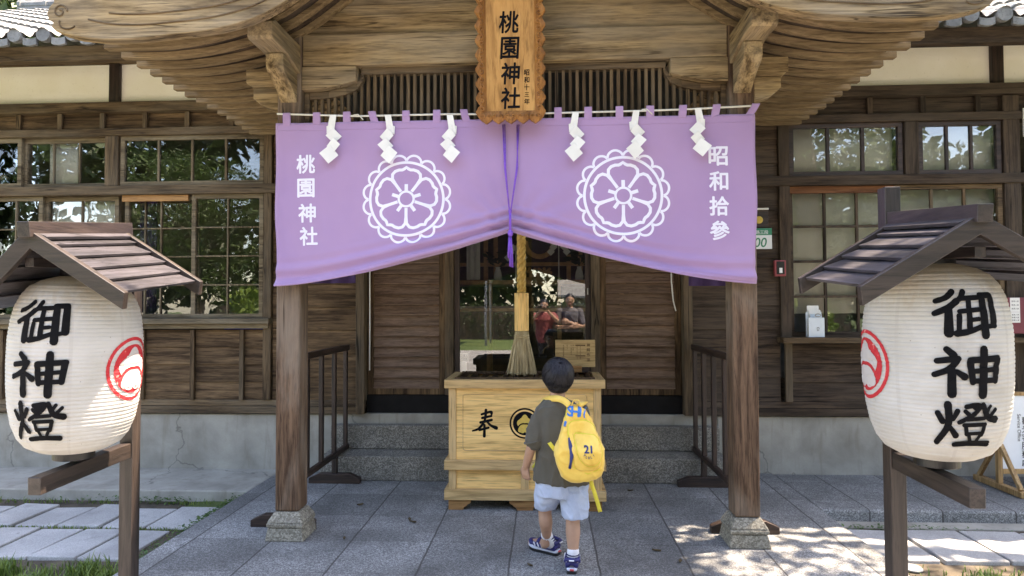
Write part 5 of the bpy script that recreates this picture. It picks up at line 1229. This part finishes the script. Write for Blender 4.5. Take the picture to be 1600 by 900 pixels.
def boy():
    J = lambda px, py, Y=3.72: at(px, py, Y); Bt = thing('person', 'boy seen from behind in an olive T-shirt and pale blue shorts, wearing a backpack', 'person', (J(878, 880).x, 3.72, 0))
    S = .00372
    hc = J(872, 589, 3.74)
    b = MB()
    b.ball(hc, (.076, .088, .098), 20, 14); b.ball(hc+Vector((0, .025, -.045)), (.058, .060, .055)); b.ball(hc+Vector((0, .098, -.02)), (.011, .016, .014), 10, 8)
    for s in (-1, 1): b.ball(hc+Vector((s*.080, .0, -.012)), (.010, .017, .026), 10, 8)
    nk = J(871, 622); limb(b, [hc+Vector((0, -.012, -.05)), nk, J(872, 640)], [.047, .044, .055])
    b.rings([(J(872, 636).x, 3.72, J(872, 636).z, .10, .06, 0), (J(872, 655).x, 3.72, J(872, 655).z, .128, .075, 0), (J(876, 700).x, 3.72, J(876, 700).z, .115, .075, 0), (J(878, 745).x, 3.72, J(878, 745).z, .125, .085, 0), (J(878, 768).x, 3.72, J(878, 768).z, .115, .085, 0)], 20)
    sh, el, wr_ = J(846, 646, 3.72), J(832, 693, 3.67), J(822, 729, 3.75)
    limb(b, [sh+Vector((.012, 0, -.012)), el, wr_], [.032, .031, .0225]); hand(b, wr_, (-.05, .10, -1), (.55, .8, .0), .098, .42, -1)
    sr, er, wr2 = J(905, 645, 3.72), J(906, 692, 3.76), J(884, 700, 3.92)
    limb(b, [sr, er, wr2], [.042, .036, .026]); hand(b, wr2, (-.8, .5, .1), (0, -.1, -1), .095, .4, 1)
    kl, al = J(852, 800, 3.77), Vector(J(854, 838, 3.84)); kr, ar = J(895, 812, 3.68), J(895.5, 864, 3.655)
    limb(b, [J(861, 765, 3.73), kl+Vector((0, 0, .02)), kl+Vector((.002, -.008, -.055)), al, al+Vector((-.01, .02, -.05))], [.072, .039, .0405, .0265, .03])
    limb(b, [J(896, 768, 3.71), kr+Vector((0, 0, .02)), kr+Vector((0, -.012, -.07)), ar, ar+Vector((0, .02, -.05))], [.072, .0405, .0425, .0275, .03])
    gl, gr = gz(866, 866), gz(893.5, 894)
    dl, dr = Vector((-.84, .54, 0)).normalized(), Vector((.06, 1, 0)).normalized()
    for g_, d in ((gl, dl), (gr, dr)): limb(b, [Vector((g_.x, g_.y, .05))+d*.03, Vector((g_.x, g_.y, .045))+d*.10, Vector((g_.x, g_.y, .032))+d*.165], [.03, .03, .024])
    organic('body', b, 'skin', Bt, .0042, 3)
    face(Bt, hc, (0.05, 1, -.05), .093)
    # hair
    m = MB(); m.ball(hc+Vector((0, -.012, .017)), (.087, .098, .094), 26, 18); m.v = [v if not (v[2] < hc.z+.03 and v[1] > hc.y+.045) else (hc.x+(v[0]-hc.x)*.8, hc.y+.03, max(v[2], hc.z+.0)) for v in m.v]
    m.ball(hc+Vector((0, -.03, -.045)), (.068, .066, .05), 18, 12)
    hr = organic('hair', m, 'hair_black', Bt, .006, 4)
    hair_cap(Bt, hc+Vector((0, -.014, .012)), (.0905, .102, .100), (.12, -.62, .78), hc.z-.098, (0, 1, 0), 620).build('strands', 'hair_black', hr, smooth=True)
    # T-shirt
    s = MB(); z = lambda y: J(872, y).z
    s.rings([(J(879, 751).x, 3.72, z(751), .168, .125, 0), (J(879, 735).x, 3.72, z(735), .163, .12, 0), (J(878, 700).x, 3.72, z(700), .150, .105, 0), (J(874, 668).x, 3.72, z(668), .150, .098, 0), (J(872.5, 650).x, 3.722, z(650), .148, .092, 0), (J(872, 638).x, 3.725, z(638), .134, .08, 0), (J(871.5, 630).x, 3.73, z(630), .105, .066, 0), (J(871, 624).x, 3.73, z(624), .062, .058, 0)], 28)
    sl = sh+(el-sh)*.92; limb(s, [sh+Vector((.03, 0, -.01)), sh+Vector((-.003, 0, -.03)), sl], [.05, .053, .053])
    limb(s, [sr, sr+Vector((.005, .0, -.05)), sr+Vector((0, .01, -.12))], [.058, .062, .058])
    organic('t_shirt', s, 'shirt_olive', Bt, .006, 3, (.011, 14, .35))
    MB().tube([(J(871, 624).x+.056*math.cos(t), 3.732+.054*math.sin(t), z(624.5)+.002*math.sin(t)) for t in np.linspace(0, 6.283, 30)], .0065, 7).build('collar', 'shirt_olive', Bt, smooth=True)
    MB().tube([sl+Vector((.049*math.cos(t), .049*math.sin(t), .012*math.cos(t))) for t in np.linspace(0, 6.283, 24)], .006, 6).build('sleeve_hem', 'shirt_olive', Bt, smooth=True)
    # shorts
    s = MB(); g0 = lambda px, py, Y, rx, ry: (J(px, py, Y).x, Y, J(px, py, Y).z, rx, ry, 0)
    s.rings([g0(877.5, 772, 3.72, .150, .11), g0(878, 757, 3.72, .153, .112), g0(878, 742, 3.72, .148, .105)], 26)
    s.rings([g0(851.5, 794, 3.765, .058, .072), g0(855, 780, 3.75, .076, .092), g0(859, 764, 3.735, .082, .098), g0(866, 750, 3.72, .08, .09)], 22)
    s.rings([g0(899, 807, 3.685, .071, .082), g0(898, 790, 3.695, .078, .094), g0(896, 768, 3.71, .084, .1), g0(890, 750, 3.72, .08, .09)], 22)
    so_ = organic('shorts', s, 'shorts_denim', Bt, .006, 2, (.009, 17, .6))
    a = [J(889, 756, 3.6), J(911, 754, 3.6), J(912, 771, 3.6), J(890, 772, 3.6)]
    bv = BVHTree.FromPolygons([v.co for v in so_.data.vertices], [tuple(p.vertices) for p in so_.data.polygons])
    def onto(bv, x, z, l, y0=2.5):
        h = bv.ray_cast(Vector((x, y0, z)), Vector((0, 1, 0))); return (x, (h[0].y if h[0] else 3.6)-l, z)
    pts = []
    for p, q in zip(a, a[1:]+a[:1]): pts += [onto(bv, p.x+(q.x-p.x)*t, p.z+(q.z-p.z)*t, .001) for t in np.linspace(0, 1, 8)[:-1]]
    MB().tube(pts+pts[:1], .0022, 5).build('pocket_seam', 'shorts_denim', Bt, smooth=True)
    # socks, sandals
    for nm, (g_, d, an) in (('l', (gl, dl, al)), ('r', (gr, dr, ar))):
        ft = Vector((g_.x, g_.y, .055))+d*.02; ax = [an+Vector((0, 0, .012)), (an+ft)/2, ft]
        sk = limb(MB(), ax, [.0345, .0335, .036]).build('sock', 'sock_white', Bt, smooth=True)
        for t in (.28, .5, .74):
            p = ax[0].lerp(ax[2], t); MB().tube([p+Vector((.0355*math.cos(w), .0355*math.sin(w), 0)) for w in np.linspace(0, 6.283, 22)], .0038, 6).build('stripe', 'sock_navy', sk, smooth=True)
        shoe = thing('sandal', None, None, (g_.x, g_.y, 0)); adopt(shoe, Bt); shoe.matrix_parent_inverse = Matrix.Translation(-Vector(Bt.location))
        sd_ = d.cross(Vector((0, 0, 1))); G = Vector((g_.x, g_.y, 0))
        ol = [(-.025, -.026), (-.033, 0), (-.025, .026), (.03, .031), (.09, .036), (.14, .038), (.168, .026), (.176, 0), (.168, -.024), (.14, -.034), (.09, -.031), (.03, -.028)]
        oc = smooth_closed(ol, 4); fn = lambda u, v, w: G+d*u+sd_*v+Vector((0, 0, w+.010*max(0, (u-.11)/.06)**2))
        MB().prism(oc, fn, .0, .016).build('sole', 'plastic_black', shoe, bevel=.002); MB().prism([(u*1.01, v*1.04) for u, v in oc], fn, .0165, .034).build('midsole', 'shoe_sole', shoe, bevel=.005)
        u_ = MB(); P = lambda u, v, w: fn(u, v, w)
        limb(u_, [P(-.018, -.024, .05), P(-.026, 0, .062), P(-.018, .024, .05)], [.013, .016, .013], 10); limb(u_, [P(-.014, -.024, .04), P(.10, -.031, .044), P(.155, -.012, .042)], [.013, .012, .012], 10); limb(u_, [P(-.014, .024, .04), P(.10, .033, .044), P(.155, .014, .042)], [.013, .012, .012], 10)
        limb(u_, [P(.152, -.02, .042), P(.166, 0, .042), P(.152, .02, .042)], [.016, .016, .016], 10)
        organic('upper', u_, 'shoe_navy', shoe, .004, 2)
        for uu, hh in ((.045, .088), (.10, .074)):
            MB().tube(curve([P(uu, -.036, .038), P(uu, -.028, hh-.012), P(uu, 0, hh), P(uu, .030, hh-.012), P(uu, .040, .038)], 5), .010, 8).build('strap', 'shoe_navy', shoe, smooth=True)
        MB().tube(curve([P(-.022, -.034, .078), P(-.037, 0, .082), P(-.022, .034, .078), P(.03, .032, .088)], 5), .011, 8).build('ankle_strap', 'shoe_navy', shoe, smooth=True)
        MB().tube([P(-.0495, -.014, .082), P(-.0495, .014, .082)], .0042, 6).build('patch', 'sock_white', shoe); 
        MB().tube([P(-.035, -.01, .026), P(-.038, .012, .026)], .006, 6).build('heel_mark', 'shoe_red', shoe)
        for uu in (.06, .085, .11):
            for v in (-.046, .047): MB().tube([P(uu, v*.92, .04), P(uu+.012, v*.88, .062)], .004, 5).build('stripe', 'sock_white', shoe)
    return Bt
boy()
def backpack():
    yb = 3.625; J = lambda px, py, Y=yb: at(px, py, Y)
    cn = J(905, 692); K = thing('backpack', 'bright yellow backpack with a front pocket and blue lettering, on the back of the boy', 'backpack', (cn.x, yb, cn.z))
    z7 = [(282, 378), (330, 372), (372, 395), (415, 450), (440, 500), (470, 575), (497, 632), (500, 700), (492, 780), (470, 815), (400, 836), (330, 848), (270, 835), (225, 790), (195, 720), (188, 655), (208, 600), (235, 500), (262, 420)]
    ol = smooth_closed([(820+x/4.09, 540+y/4.09) for x, y in z7], 4); W = [(J(x, y).x, J(x, y).z) for x, y in ol]; cx = sum(p[0] for p in W)/len(W); cz = sum(p[1] for p in W)/len(W); n = len(W)
    m = MB()
    for sc, l in ((.80, -.02), (.93, -.005), (.985, .03), (1.0, .07), (.985, .105), (.94, .13), (.85, .147), (.68, .156), (.42, .160), (.15, .162)):
        for x, z in W:
            k = .55+.45*max(0, min(1, (J(900, 640).z-z)/.20)); m.v.append((cx+(x-cx)*sc, yb-l*k, cz+(z-cz)*sc))
    for r in range(9): m.f += [(r*n+i, r*n+(i+1) % n, (r+1)*n+(i+1) % n, (r+1)*n+i) for i in range(n)]
    m.f += [tuple(range(n)), tuple(9*n+i for i in range(n))]
    bag = organic('bag', m, 'bag_yellow', K, .006, 2, (.006, 13, 1))
    bvh = lambda o: BVHTree.FromPolygons([v.co for v in o.data.vertices], [tuple(p.vertices) for p in o.data.polygons])
    bv = bvh(bag)
    def on(bv, x, z, l):
        h = bv.ray_cast(Vector((x, 2.4, z)), Vector((0, 1, 0))); return Vector((x, (h[0].y if h[0] else yb)-l, z))
    q7 = lambda pts: [(J(820+x/4.09, 540+y/4.09, 3.5).x, J(820+x/4.09, 540+y/4.09, 3.5).z) for x, y in pts]
    def puff(name, pts, h, mat, k=5):
        o = smooth_closed(q7(pts), k); ax, az = sum(p[0] for p in o)/len(o), sum(p[1] for p in o)/len(o); m = MB(); N_ = len(o)
        for sc, l in ((1, -.012), (1, h*.55), (.95, h*.9), (.8, h), (.4, h*1.1), (.05, h*1.12)): m.v += [tuple(on(bv, ax+(x-ax)*sc, az+(z-az)*sc, l)) for x, z in o]
        for r in range(5): m.f += [(r*N_+i, r*N_+(i+1) % N_, (r+1)*N_+(i+1) % N_, (r+1)*N_+i) for i in range(N_)]
        m.f += [tuple(range(N_)), tuple(5*N_+i for i in range(N_))]
        return m.build(name, mat, K, smooth=True), o
    arch = [(278, 520), (300, 492), (350, 484), (400, 487), (438, 512), (462, 560), (482, 620), (486, 700), (470, 770), (400, 790), (330, 778), (308, 700), (285, 600)]
    pk0, o0 = puff('front_panel', arch, .012, 'bag_yellow')
    bv = bvh(pk0) if 0 else bv
    pk, o1 = puff('pocket', [(318, 568), (380, 566), (440, 570), (470, 602), (488, 655), (485, 710), (460, 745), (422, 758), (385, 748), (350, 712), (330, 650)], .026, 'bag_yellow')
    bp = bvh(pk); b0 = bvh(pk0)
    def top(x, z, l):
        y = min(on(bp, x, z, l).y if bp.ray_cast(Vector((x, 2.4, z)), Vector((0, 1, 0)))[0] else 9, on(b0, x, z, l).y if b0.ray_cast(Vector((x, 2.4, z)), Vector((0, 1, 0)))[0] else 9, on(bv, x, z, l).y); return (x, y, z)
    MB().tube([top(x, z, .001) for x, z in o1+o1[:1]], .0032, 6).build('piping', 'bag_trim', pk, smooth=True)
    MB().tube([top(x, z, .001) for x, z in o0[-4:]+o0[:24]], .0034, 6).build('zip', 'bag_trim', pk0, smooth=True)
    MB().tube([top(x, z, .001) for x, z in q7([(320, 566), (380, 566), (440, 569)])], .003, 6).build('zip', 'bag_trim', pk, smooth=True)
    fl = lambda u, v, l: top(u, v, l)
    def lab(s, x, y, h, rot=0, sx=1, bold=.04): c = q7([(x, y)])[0]; return moved(text2d(s, h, bold), c[0], c[1], sx, 1, rot)
    decal('lettering', lab('S', 292, 428, .056, -.05)+lab('H', 326, 430, .056, -.08)+lab('I', 358, 431, .054, -.16)+lab('(', 388, 442, .05, -.3), fl, 'bag_blue', bag, .01, .0022, stack=.00001)
    decal('number', lab('21', 400, 648, .038, 0, 1.05, .05), fl, 'bag_navy', pk, .01, .003, stack=.00001)
    F = []
    for ch, x, y, r in (('P', 378, 684, .6), ('L', 390, 695, .3), ('B', 405, 699, 0), ('L', 420, 695, -.3), ('I', 434, 684, -.6)): F += lab(ch, x, y, .013, -r, 1, .01)
    decal('lettering', F, fl, 'bag_navy', pk, .01, .003, stack=.00001)
    def strap(name, pts, w, mat, wv=None, th=.005):
        P = curve(pts, 6); rows = []
        for i, p in enumerate(P):
            t = (P[min(i+1, len(P)-1)]-P[max(i-1, 0)]).normalized(); s = (Vector(wv) if wv else t.cross(Vector((0, 1, 0)))); s = (s-t*s.dot(t)).normalized()*w/2; rows.append([p-s, p+s])
        return MB().grid(rows).build(name, mat, K, smooth=True, solid=th)
    z_ = lambda x, y, Y: J(820+x/4.09, 540+y/4.09, Y)
    strap('shoulder_strap', [z_(285, 382, 3.575), z_(250, 352, 3.60), z_(205, 338, 3.65), z_(150, 342, 3.71), z_(112, 362, 3.77), z_(100, 420, 3.83), z_(110, 520, 3.845), z_(122, 570, 3.82)], .036, 'bag_yellow', (0, .45, 1), .008)
    strap('lower_strap', [z_(192, 668, 3.62), z_(160, 625, 3.625), z_(130, 580, 3.67), z_(118, 556, 3.74)], .021, 'bag_trim', (1, 0, .7))
    strap('strap_tail', [z_(122, 590, 3.80), z_(112, 650, 3.82), z_(88, 730, 3.82), z_(52, 782, 3.82)], .022, 'bag_trim', (1, 0, .25))
    strap('strap_tail', [z_(410, 828, 3.60), z_(432, 900, 3.585), z_(452, 960, 3.58), z_(482, 1062, 3.60)], .022, 'bag_trim', (1, 0, .3))
    strap('carry_handle', [z_(300, 380, 3.565), z_(315, 350, 3.55), z_(345, 352, 3.55), z_(352, 385, 3.56)], .018, 'bag_yellow', (0, 1, 0))
    strap('shoulder_strap', [z_(345, 382, 3.575), z_(380, 362, 3.62), z_(372, 372, 3.72), z_(370, 420, 3.82)], .036, 'bag_yellow', (1, 0, 0), .008)
    MB().tube([top(x, z, .003) for x, z in q7([(283, 590), (292, 640), (300, 690), (293, 735), (286, 775)])], [.006, .011, .012, .007, .008], 7).build('zip_pull', 'bag_navy', bag, smooth=True)
    MB().tube([top(x, z, .002) for x, z in q7([(262, 492), (256, 522)])], .007, 6).build('loop', 'bag_blue', bag)
    MB().tube([top(x, z, .001) for x, z in q7([(278, 385), (262, 470), (275, 560), (300, 690), (310, 770), (400, 812), (480, 780)])], .0028, 6).build('seam', 'bag_trim', bag, smooth=True)
backpack()
def adult(x, y, h, shirt, lab, pose, look=0):
    """a person facing the shrine (+Y); pose: arms raised holding a phone, or folded arms"""
    t = thing('person', lab, 'person', (x, y, 0)); k = h/1.70; V = lambda a, b, c: Vector((x+a*k, y+b*k, c*k))
    b = MB(); hc = V(0, .02, 1.58); b.ball(hc, (.077*k, .095*k, .115*k), 18, 12); b.ball(V(0, .115, 1.565), (.013, .02, .017), 8, 6)
    for s in (-1, 1): b.ball(V(s*.08, .01, 1.575), (.01, .018, .03), 8, 6)
    limb(b, [V(0, 0, 1.5), V(0, -.01, 1.40)], [.052*k, .06*k])
    b.rings([(x, y, z*k, rx*k, ry*k, 0) for z, rx, ry in ((.86, .15, .10), (1.0, .145, .10), (1.15, .14, .10), (1.3, .17, .11), (1.40, .15, .085), (1.44, .09, .06))], 20)
    sh = {-1: V(-.185, 0, 1.38), 1: V(.185, 0, 1.38)}; ar = {}
    for s in (-1, 1):
        if pose == 'photo': el, wr_ = V(s*.25, .18, 1.28), V(s*.075, .24, 1.47); hd, pn = (-s*.5, .1, .5), (-s*.3, .5, 0)
        else: el, wr_ = V(s*.25, .06, 1.10), V(-s*.03, .19, 1.13+.04*s); hd, pn = (-s, .05, .1), (0, -1, 0)
        limb(b, [sh[s], el, wr_], [.05*k, .041*k, .028*k]); hand(b, wr_, hd, pn, .15*k, .4, s); ar[s] = (sh[s], el)
        limb(b, [V(s*.09, 0, .88), V(s*.10, .01, .47), V(s*.10, -.02, .09)], [.085*k, .058*k, .038*k]); limb(b, [V(s*.10, -.03, .05), V(s*.11, .12, .035)], [.035*k, .035*k])
    organic('body', b, 'skin', t, .008, 3); face(t, hc, (math.sin(look), math.cos(look), 0), .105*k)
    m = MB().ball(V(0, -.005, 1.615), (.09*k, .105*k, .105*k), 20, 14); m.v = [v if not (v[2] < hc.z+.05 and v[1] > hc.y+.02) else (v[0], hc.y, max(v[2], hc.z+.02)) for v in m.v]; organic('hair', m, 'hair_black', t, .008, 3)
    s_ = MB().rings([(x, y, z*k, rx*k, ry*k, 0) for z, rx, ry in ((.84, .175, .125), (1.0, .17, .122), (1.15, .165, .12), (1.3, .19, .13), (1.39, .175, .105), (1.44, .10, .075))], 22)
    for s in (-1, 1): limb(s_, [ar[s][0], ar[s][0].lerp(ar[s][1], .75)], [.066*k, .066*k])
    organic('t_shirt', s_, shirt, t, .009, 3, (.008, 11, .6))
    p = MB().rings([(x, y, z*k, rx*k, ry*k, 0) for z, rx, ry in ((.82, .16, .115), (.93, .165, .12))], 20)
    for s in (-1, 1): limb(p, [V(s*.09, 0, .85), V(s*.10, .01, .47), V(s*.10, -.02, .13)], [.10*k, .078*k, .06*k])
    organic('trousers', p, 'trousers_dark', t, .009, 2, (.006, 11, .6))
    for s in (-1, 1): limb(MB(), [V(s*.10, -.05, .042), V(s*.105, .05, .04), V(s*.11, .15, .032)], [.04*k, .043*k, .036*k]).build('shoe', 'sock_white', t, smooth=True)
    return t
adult(-.03, -.36, 1.62, 'red_shirt', 'adult in a red T-shirt holding up a phone, mirrored in the glass door', 'photo')
tag(MB().box(-.11, .05, -.105, -.097, 1.42, 1.50).build('phone', 'plastic_black', bevel=.004), 'black phone held up by the adult mirrored in the glass door', 'phone')
adult(.46, -.42, 1.72, 'grey_shirt', 'adult in a dark grey T-shirt with folded arms, mirrored in the glass door', 'folded')

# ------------------------------------------------------------------ plants
def leaf_cloud(clumps, n, size, seed, flat=.0, asp=.5):
    """many single leaves spread through clumps (cx, cy, cz, r)"""
    rg = np.random.default_rng(seed); m = MB(); w = np.array([c[3]**2 for c in clumps]); w = w/w.sum()
    for ci in rg.choice(len(clumps), n, p=w):
        cx, cy, cz, r = clumps[ci]; d = rg.normal(size=3); d /= np.linalg.norm(d); q = r*rg.uniform(.25, 1.05)**.6
        p = Vector((cx, cy, cz))+Vector(d)*q*1.0; p.z = cz+(p.z-cz)*.8
        a = Vector(rg.normal(size=3)); a.z -= .3; a.normalize(); b = a.cross(Vector(rg.normal(size=3))).normalized(); s = size*rg.uniform(.6, 1.35)
        m.add([p-a*s*.5, p+b*s*asp*.5-a*s*.05, p+a*s*.5, p-b*s*asp*.5-a*s*.05], [(0, 1, 2, 3)])
    return m
def tree(loc, h, cr, lab, mat, n, leaf, seed, lean=(0, 0), group=None, low=.45, nc=22):
    t = thing('tree', lab, 'tree', (*loc, 0), group); rg = random.Random(seed); x, y = loc; top = Vector((x+lean[0], y+lean[1], h*.78))
    m = MB(); P = curve([(x, y, -.2), (x+lean[0]*.2+.1, y+lean[1]*.2, h*.28), (x+lean[0]*.6, y+lean[1]*.6-.1, h*.52), tuple(top)], 6); r0_ = .035*h**.9
    m.tube(P, [r0_*(1-.8*i/(len(P)-1)) for i in range(len(P))], 10); cl = []
    for k in range(nc):
        a = rg.uniform(0, 6.28); q = math.sqrt(rg.uniform(.05, 1)); z = h*rg.uniform(low, .95); ww = cr*q*(1-.5*abs(z/h-.62)/.38)
        c = Vector((x+lean[0]*min(1, z/h/.75)+ww*math.cos(a), y+lean[1]*min(1, z/h/.75)+ww*math.sin(a), z)); cl.append((*c, cr*rg.uniform(.24, .42)))
        b = P[rg.randrange(len(P)//2, len(P))]; m.tube(curve([b, (b+c)/2+Vector((0, 0, .1*cr)), c], 4), [r0_*.22*(1-.8*i/8) for i in range(9)], 6)
    m.build('trunk', 'bark', t, smooth=True); leaf_cloud(cl, n, leaf, seed).build('crown', mat, t, fix=False); return t
tree((-14.5, 16), 11.5, 4.2, 'dark leafy tree rising behind the left roof ridge', 'leaf_dark', 26000, .26, 3, low=.3)
tree((-24, 20), 12, 4.6, 'dark leafy tree farther left behind the roof ridge', 'leaf_dark', 15000, .32, 5, low=.3)
tree((7.6, 5.0-1.2), 8.2, 2.6, 'broad leafy tree beside the hall, dappling the paving on the right', 'leaf_tree', 1700, .16, 11, lean=(-2.6, 1.5), low=.62, nc=11)
tree((4.6, .2), 9.4, 2.0, 'tall leafy tree near the path, shading the right lantern roof', 'leaf_tree', 800, .16, 12, lean=(-1.3, 3.0), low=.72, nc=10)
H = [(-19, -22, 9.5, 4), (-12.5, -25, 11, 4.4), (-6, -27, 9, 3.8), (-1, -29, 10.5, 4.4), (5.5, -27, 8.2, 3.5), (11, -24, 6.8, 3.2), (20, -26, 7.6, 3.4), (-26, -15, 10, 4.5), (-9.5, -13, 8.5, 3.2), (28, -20, 7.5, 3.4)]
proto = tree(H[0][:2], H[0][2], H[0][3], 'leafy tree across the lawn, mirrored in the windows', 'leaf_tree', 22000, .145, 21, group='trees across the lawn', low=.25)
proto['label'] = 'leafy green tree across the lawn opposite the hall'
for k, (x, y, h, r) in enumerate(H[1:]):
    c = copy_tree(proto); c.location = (x, y, 0); s = h/H[0][2]; c.scale = (s, s, s); c.rotation_euler.z = k*1.3
rg = random.Random(15)
tag(leaf_cloud([(x, -31+rg.uniform(-2, 3)+.012*(x+5)**2*.3, rg.uniform(.6, 19 if x < 6 else 10), rg.uniform(1.6, 2.8)) for x in np.arange(-62, 52, .2)], 90000, .7, 31).build('far_wood', 'leaf_dark', fix=False), 'dense dark wood closing the far side of the lawn', 'wood', kind='stuff')
hb_ = MB(); rg = random.Random(4)
hd = thing('hedge', 'long dark clipped hedge across the lawn opposite the hall', 'hedge', (-2, -18.6, 0))
leaf_cloud([(rg.uniform(-16, 14), -18.8+rg.uniform(-.35, .35), rg.uniform(.1, 1.55), .42) for _ in range(420)], 15000, .13, 33).build('foliage', 'leaf_dark', hd, fix=False)
MB().box(-16, 14, -18.95, -18.65, -.1, 1.5).build('branches', 'bark', hd)
bush = thing('bush', 'bright green rounded bush across the lawn opposite the hall', 'bush', (-6, -17, 0), 'bushes across the lawn')
leaf_cloud([(-6+rg.uniform(-1.1, 1.1), -17+rg.uniform(-.6, .6), rg.uniform(.4, 1.5), .55) for _ in range(14)], 2600, .17, 9).build('foliage', 'leaf_bush', bush, fix=False)
MB().tube([(-6, -17, -.1), (-6, -17, 1.0)], .06, 8).build('stem', 'bark', bush)
for k, (x, y, s) in enumerate(((-3.4, -17.5, .9), (-.8, -16.5, 1.1), (1.4, -17.2, 1.35), (3.6, -17.8, 1.0), (-9, -18, 1.1), (6.5, -18, 1.1), (-12, -17, 1.2), (9.5, -17.5, .9))):
    c = copy_tree(bush); c.location = (x, y, 0); c.scale = (s, s, s); c.rotation_euler.z = k*2.1
b = thing('garden_house', 'low pale building with a grey tiled roof across the lawn', 'building', (1.5, -21, 0))
MB().box(1.0, 6.5, -23, -20.5, -.1, 1.9).build('wall', 'far_wall', b); MB().prism([(-19.9, 1.9), (-21.7, 2.75), (-23.6, 1.9), (-23.6, 2.02), (-21.7, 2.87), (-19.9, 2.02)], lambda u, v, w: (w, u, v), .6, 7.0).build('roof', 'roof_tile', b)
b = thing('garden_shelter', 'open shelter with a slanted white roof across the lawn', 'shelter', (-3.6, -15, 0))
MB().hexa([(-6, -16, 2.1), (-2.2, -16, 2.7), (-2.2, -13.5, 2.9), (-6, -13.5, 2.2), (-6, -16, 2.18), (-2.2, -16, 2.78), (-2.2, -13.5, 2.98), (-6, -13.5, 2.28)]).build('roof', 'awning_white', b)
for x, y, z in ((-5.8, -15.8, 2.1), (-2.4, -15.8, 2.66), (-5.8, -13.7, 2.2), (-2.4, -13.7, 2.84)): MB().box(x-.05, x+.05, y-.05, y+.05, -.1, z).build('post', 'metal_grey', b)
# grass, weeds and litter
def blades(n, pick, h, seed):
    rg = np.random.default_rng(seed); m = MB()
    for _ in range(n):
        x, y, z, hs = pick(rg); hh = h*hs*rg.uniform(.45, 1.25); a = rg.uniform(0, 6.28); l = rg.uniform(.1, .75)*hh; w = rg.uniform(.0022, .0048); dx, dy = math.cos(a), math.sin(a); sx, sy = -dy*w, dx*w
        m.add([(x-sx, y-sy, z), (x+sx, y+sy, z), (x+dx*l*.35+sx*.8, y+dy*l*.35+sy*.8, z+hh*.6), (x+dx*l*.35-sx*.8, y+dy*l*.35-sy*.8, z+hh*.6), (x+dx*l, y+dy*l, z+hh*.92)], [(0, 1, 2, 3), (3, 2, 4)])
    return m
def clumpy(x0, x1, y0, y1, z, seed):
    r2 = np.random.default_rng(seed); C = [(r2.uniform(x0, x1), r2.uniform(y0, y1), r2.uniform(.4, 1.3)) for _ in range(46)]
    def f(rg):
        if rg.random() < .2: return rg.uniform(x0, x1), rg.uniform(y0, y1), z, .4
        c = C[rg.integers(len(C))]; return c[0]+rg.normal()*.05, min(c[1]+rg.normal()*.05, y1+.02), z, c[2]
    return f
tag(blades(8000, clumpy(-4.3, -2.46, 2.7, 3.86, -.098, 1), .10, 2).build('grass', 'grass_blade', fix=False), 'grass tufts on the bare soil around the left stand', 'grass', kind='stuff')
tag(blades(8000, clumpy(2.04, 4.3, 2.6, 4.02, -.098, 3), .10, 4).build('grass', 'grass_blade', fix=False), 'grass tufts on the soil in front of the right pavers', 'grass', kind='stuff')
def joints(rg):
    k = rg.random()
    if k < .45: return rg.uniform(-5.5, -2.5), 4.475+rg.normal()*.012, -.098, .32
    if k < .7: return rg.uniform(-5.5, -2.5), 5.05+abs(rg.normal())*.05, -.098, .42
    i = rg.integers(0, 11); return -2.645-.32*i+rg.normal()*.006, rg.uniform(3.95, 4.95), -.098, .22
tag(blades(1500, joints, .10, 6).build('grass', 'grass_blade', fix=False), 'short grass growing in the joints of the left stone path', 'grass', kind='stuff')
rg = np.random.default_rng(8); m = MB()
for _ in range(1500):
    if rg.random() < .72: y = rg.choice([3.75, 3.95, 4.3, 4.45, 4.6, 4.75, 4.9, 5.0])+rg.normal()*.07; x = -2.475+rg.normal()*.028; x = min(x, -2.44); z = -.09+rg.uniform(0, .085)
    elif rg.random() < .5: x, y, z = -2.9-abs(rg.normal())*.45, 5.09+rg.normal()*.025, -.09+rg.uniform(0, .05)
    else: x, y, z = 2.06+abs(rg.normal())*.5, 4.70-rg.uniform(0, .06), -.09+rg.uniform(0, .04)
    a = rg.uniform(0, 6.28); d = Vector((math.cos(a), math.sin(a), rg.uniform(-.2, .7)))*rg.uniform(.007, .014); s = d.cross(Vector((0, 0, 1))).normalized()*d.length*.7; p = Vector((x, y, z)); m.add([p-d, p-s, p+d, p+s], [(0, 1, 2, 3)])
tag(m.build('weeds', 'weed_leaf', fix=False), 'small-leaved weeds growing along the edge of the porch paving', 'weeds', kind='stuff')
LF = [((563, 789), 'curled dry leaf on the paving in front of the steps'), ((538, 842), 'dry leaf on the paving right of the left post base'), ((640, 812), 'dry leaf on the middle of the paving'), ((645, 816), 'dry leaf lying close beside another on the paving'), ((985, 767), 'yellowish leaf near the right end of the step'), ((1063, 878), 'dark leaf on the paving left of the right post base'), ((1026, 861), 'small dark leaf near the boy on the paving'), ((828, 884), 'dry twig-like leaf behind the boy')]
for (px, py), lab in LF:
    p = gz(px, py, .004); a = rnd(0, 6.28); L_ = rnd(.018, .03); d = Vector((math.cos(a), math.sin(a), 0)); s = Vector((-d.y, d.x, 0)); m = MB()
    rows = [[p+d*L_*t+s*L_*.42*k*math.sin(math.pi*(t+1.05)/2.1)+Vector((0, 0, .004*t*t+.008*abs(k))) for k in (-1, 0, 1)] for t in np.linspace(-1, 1, 6)]
    tag(m.grid(rows).build('fallen_leaf', 'leaf_dry', smooth=True, solid=.0012), lab, 'leaf', 'fallen leaves on the paving')
m = MB()
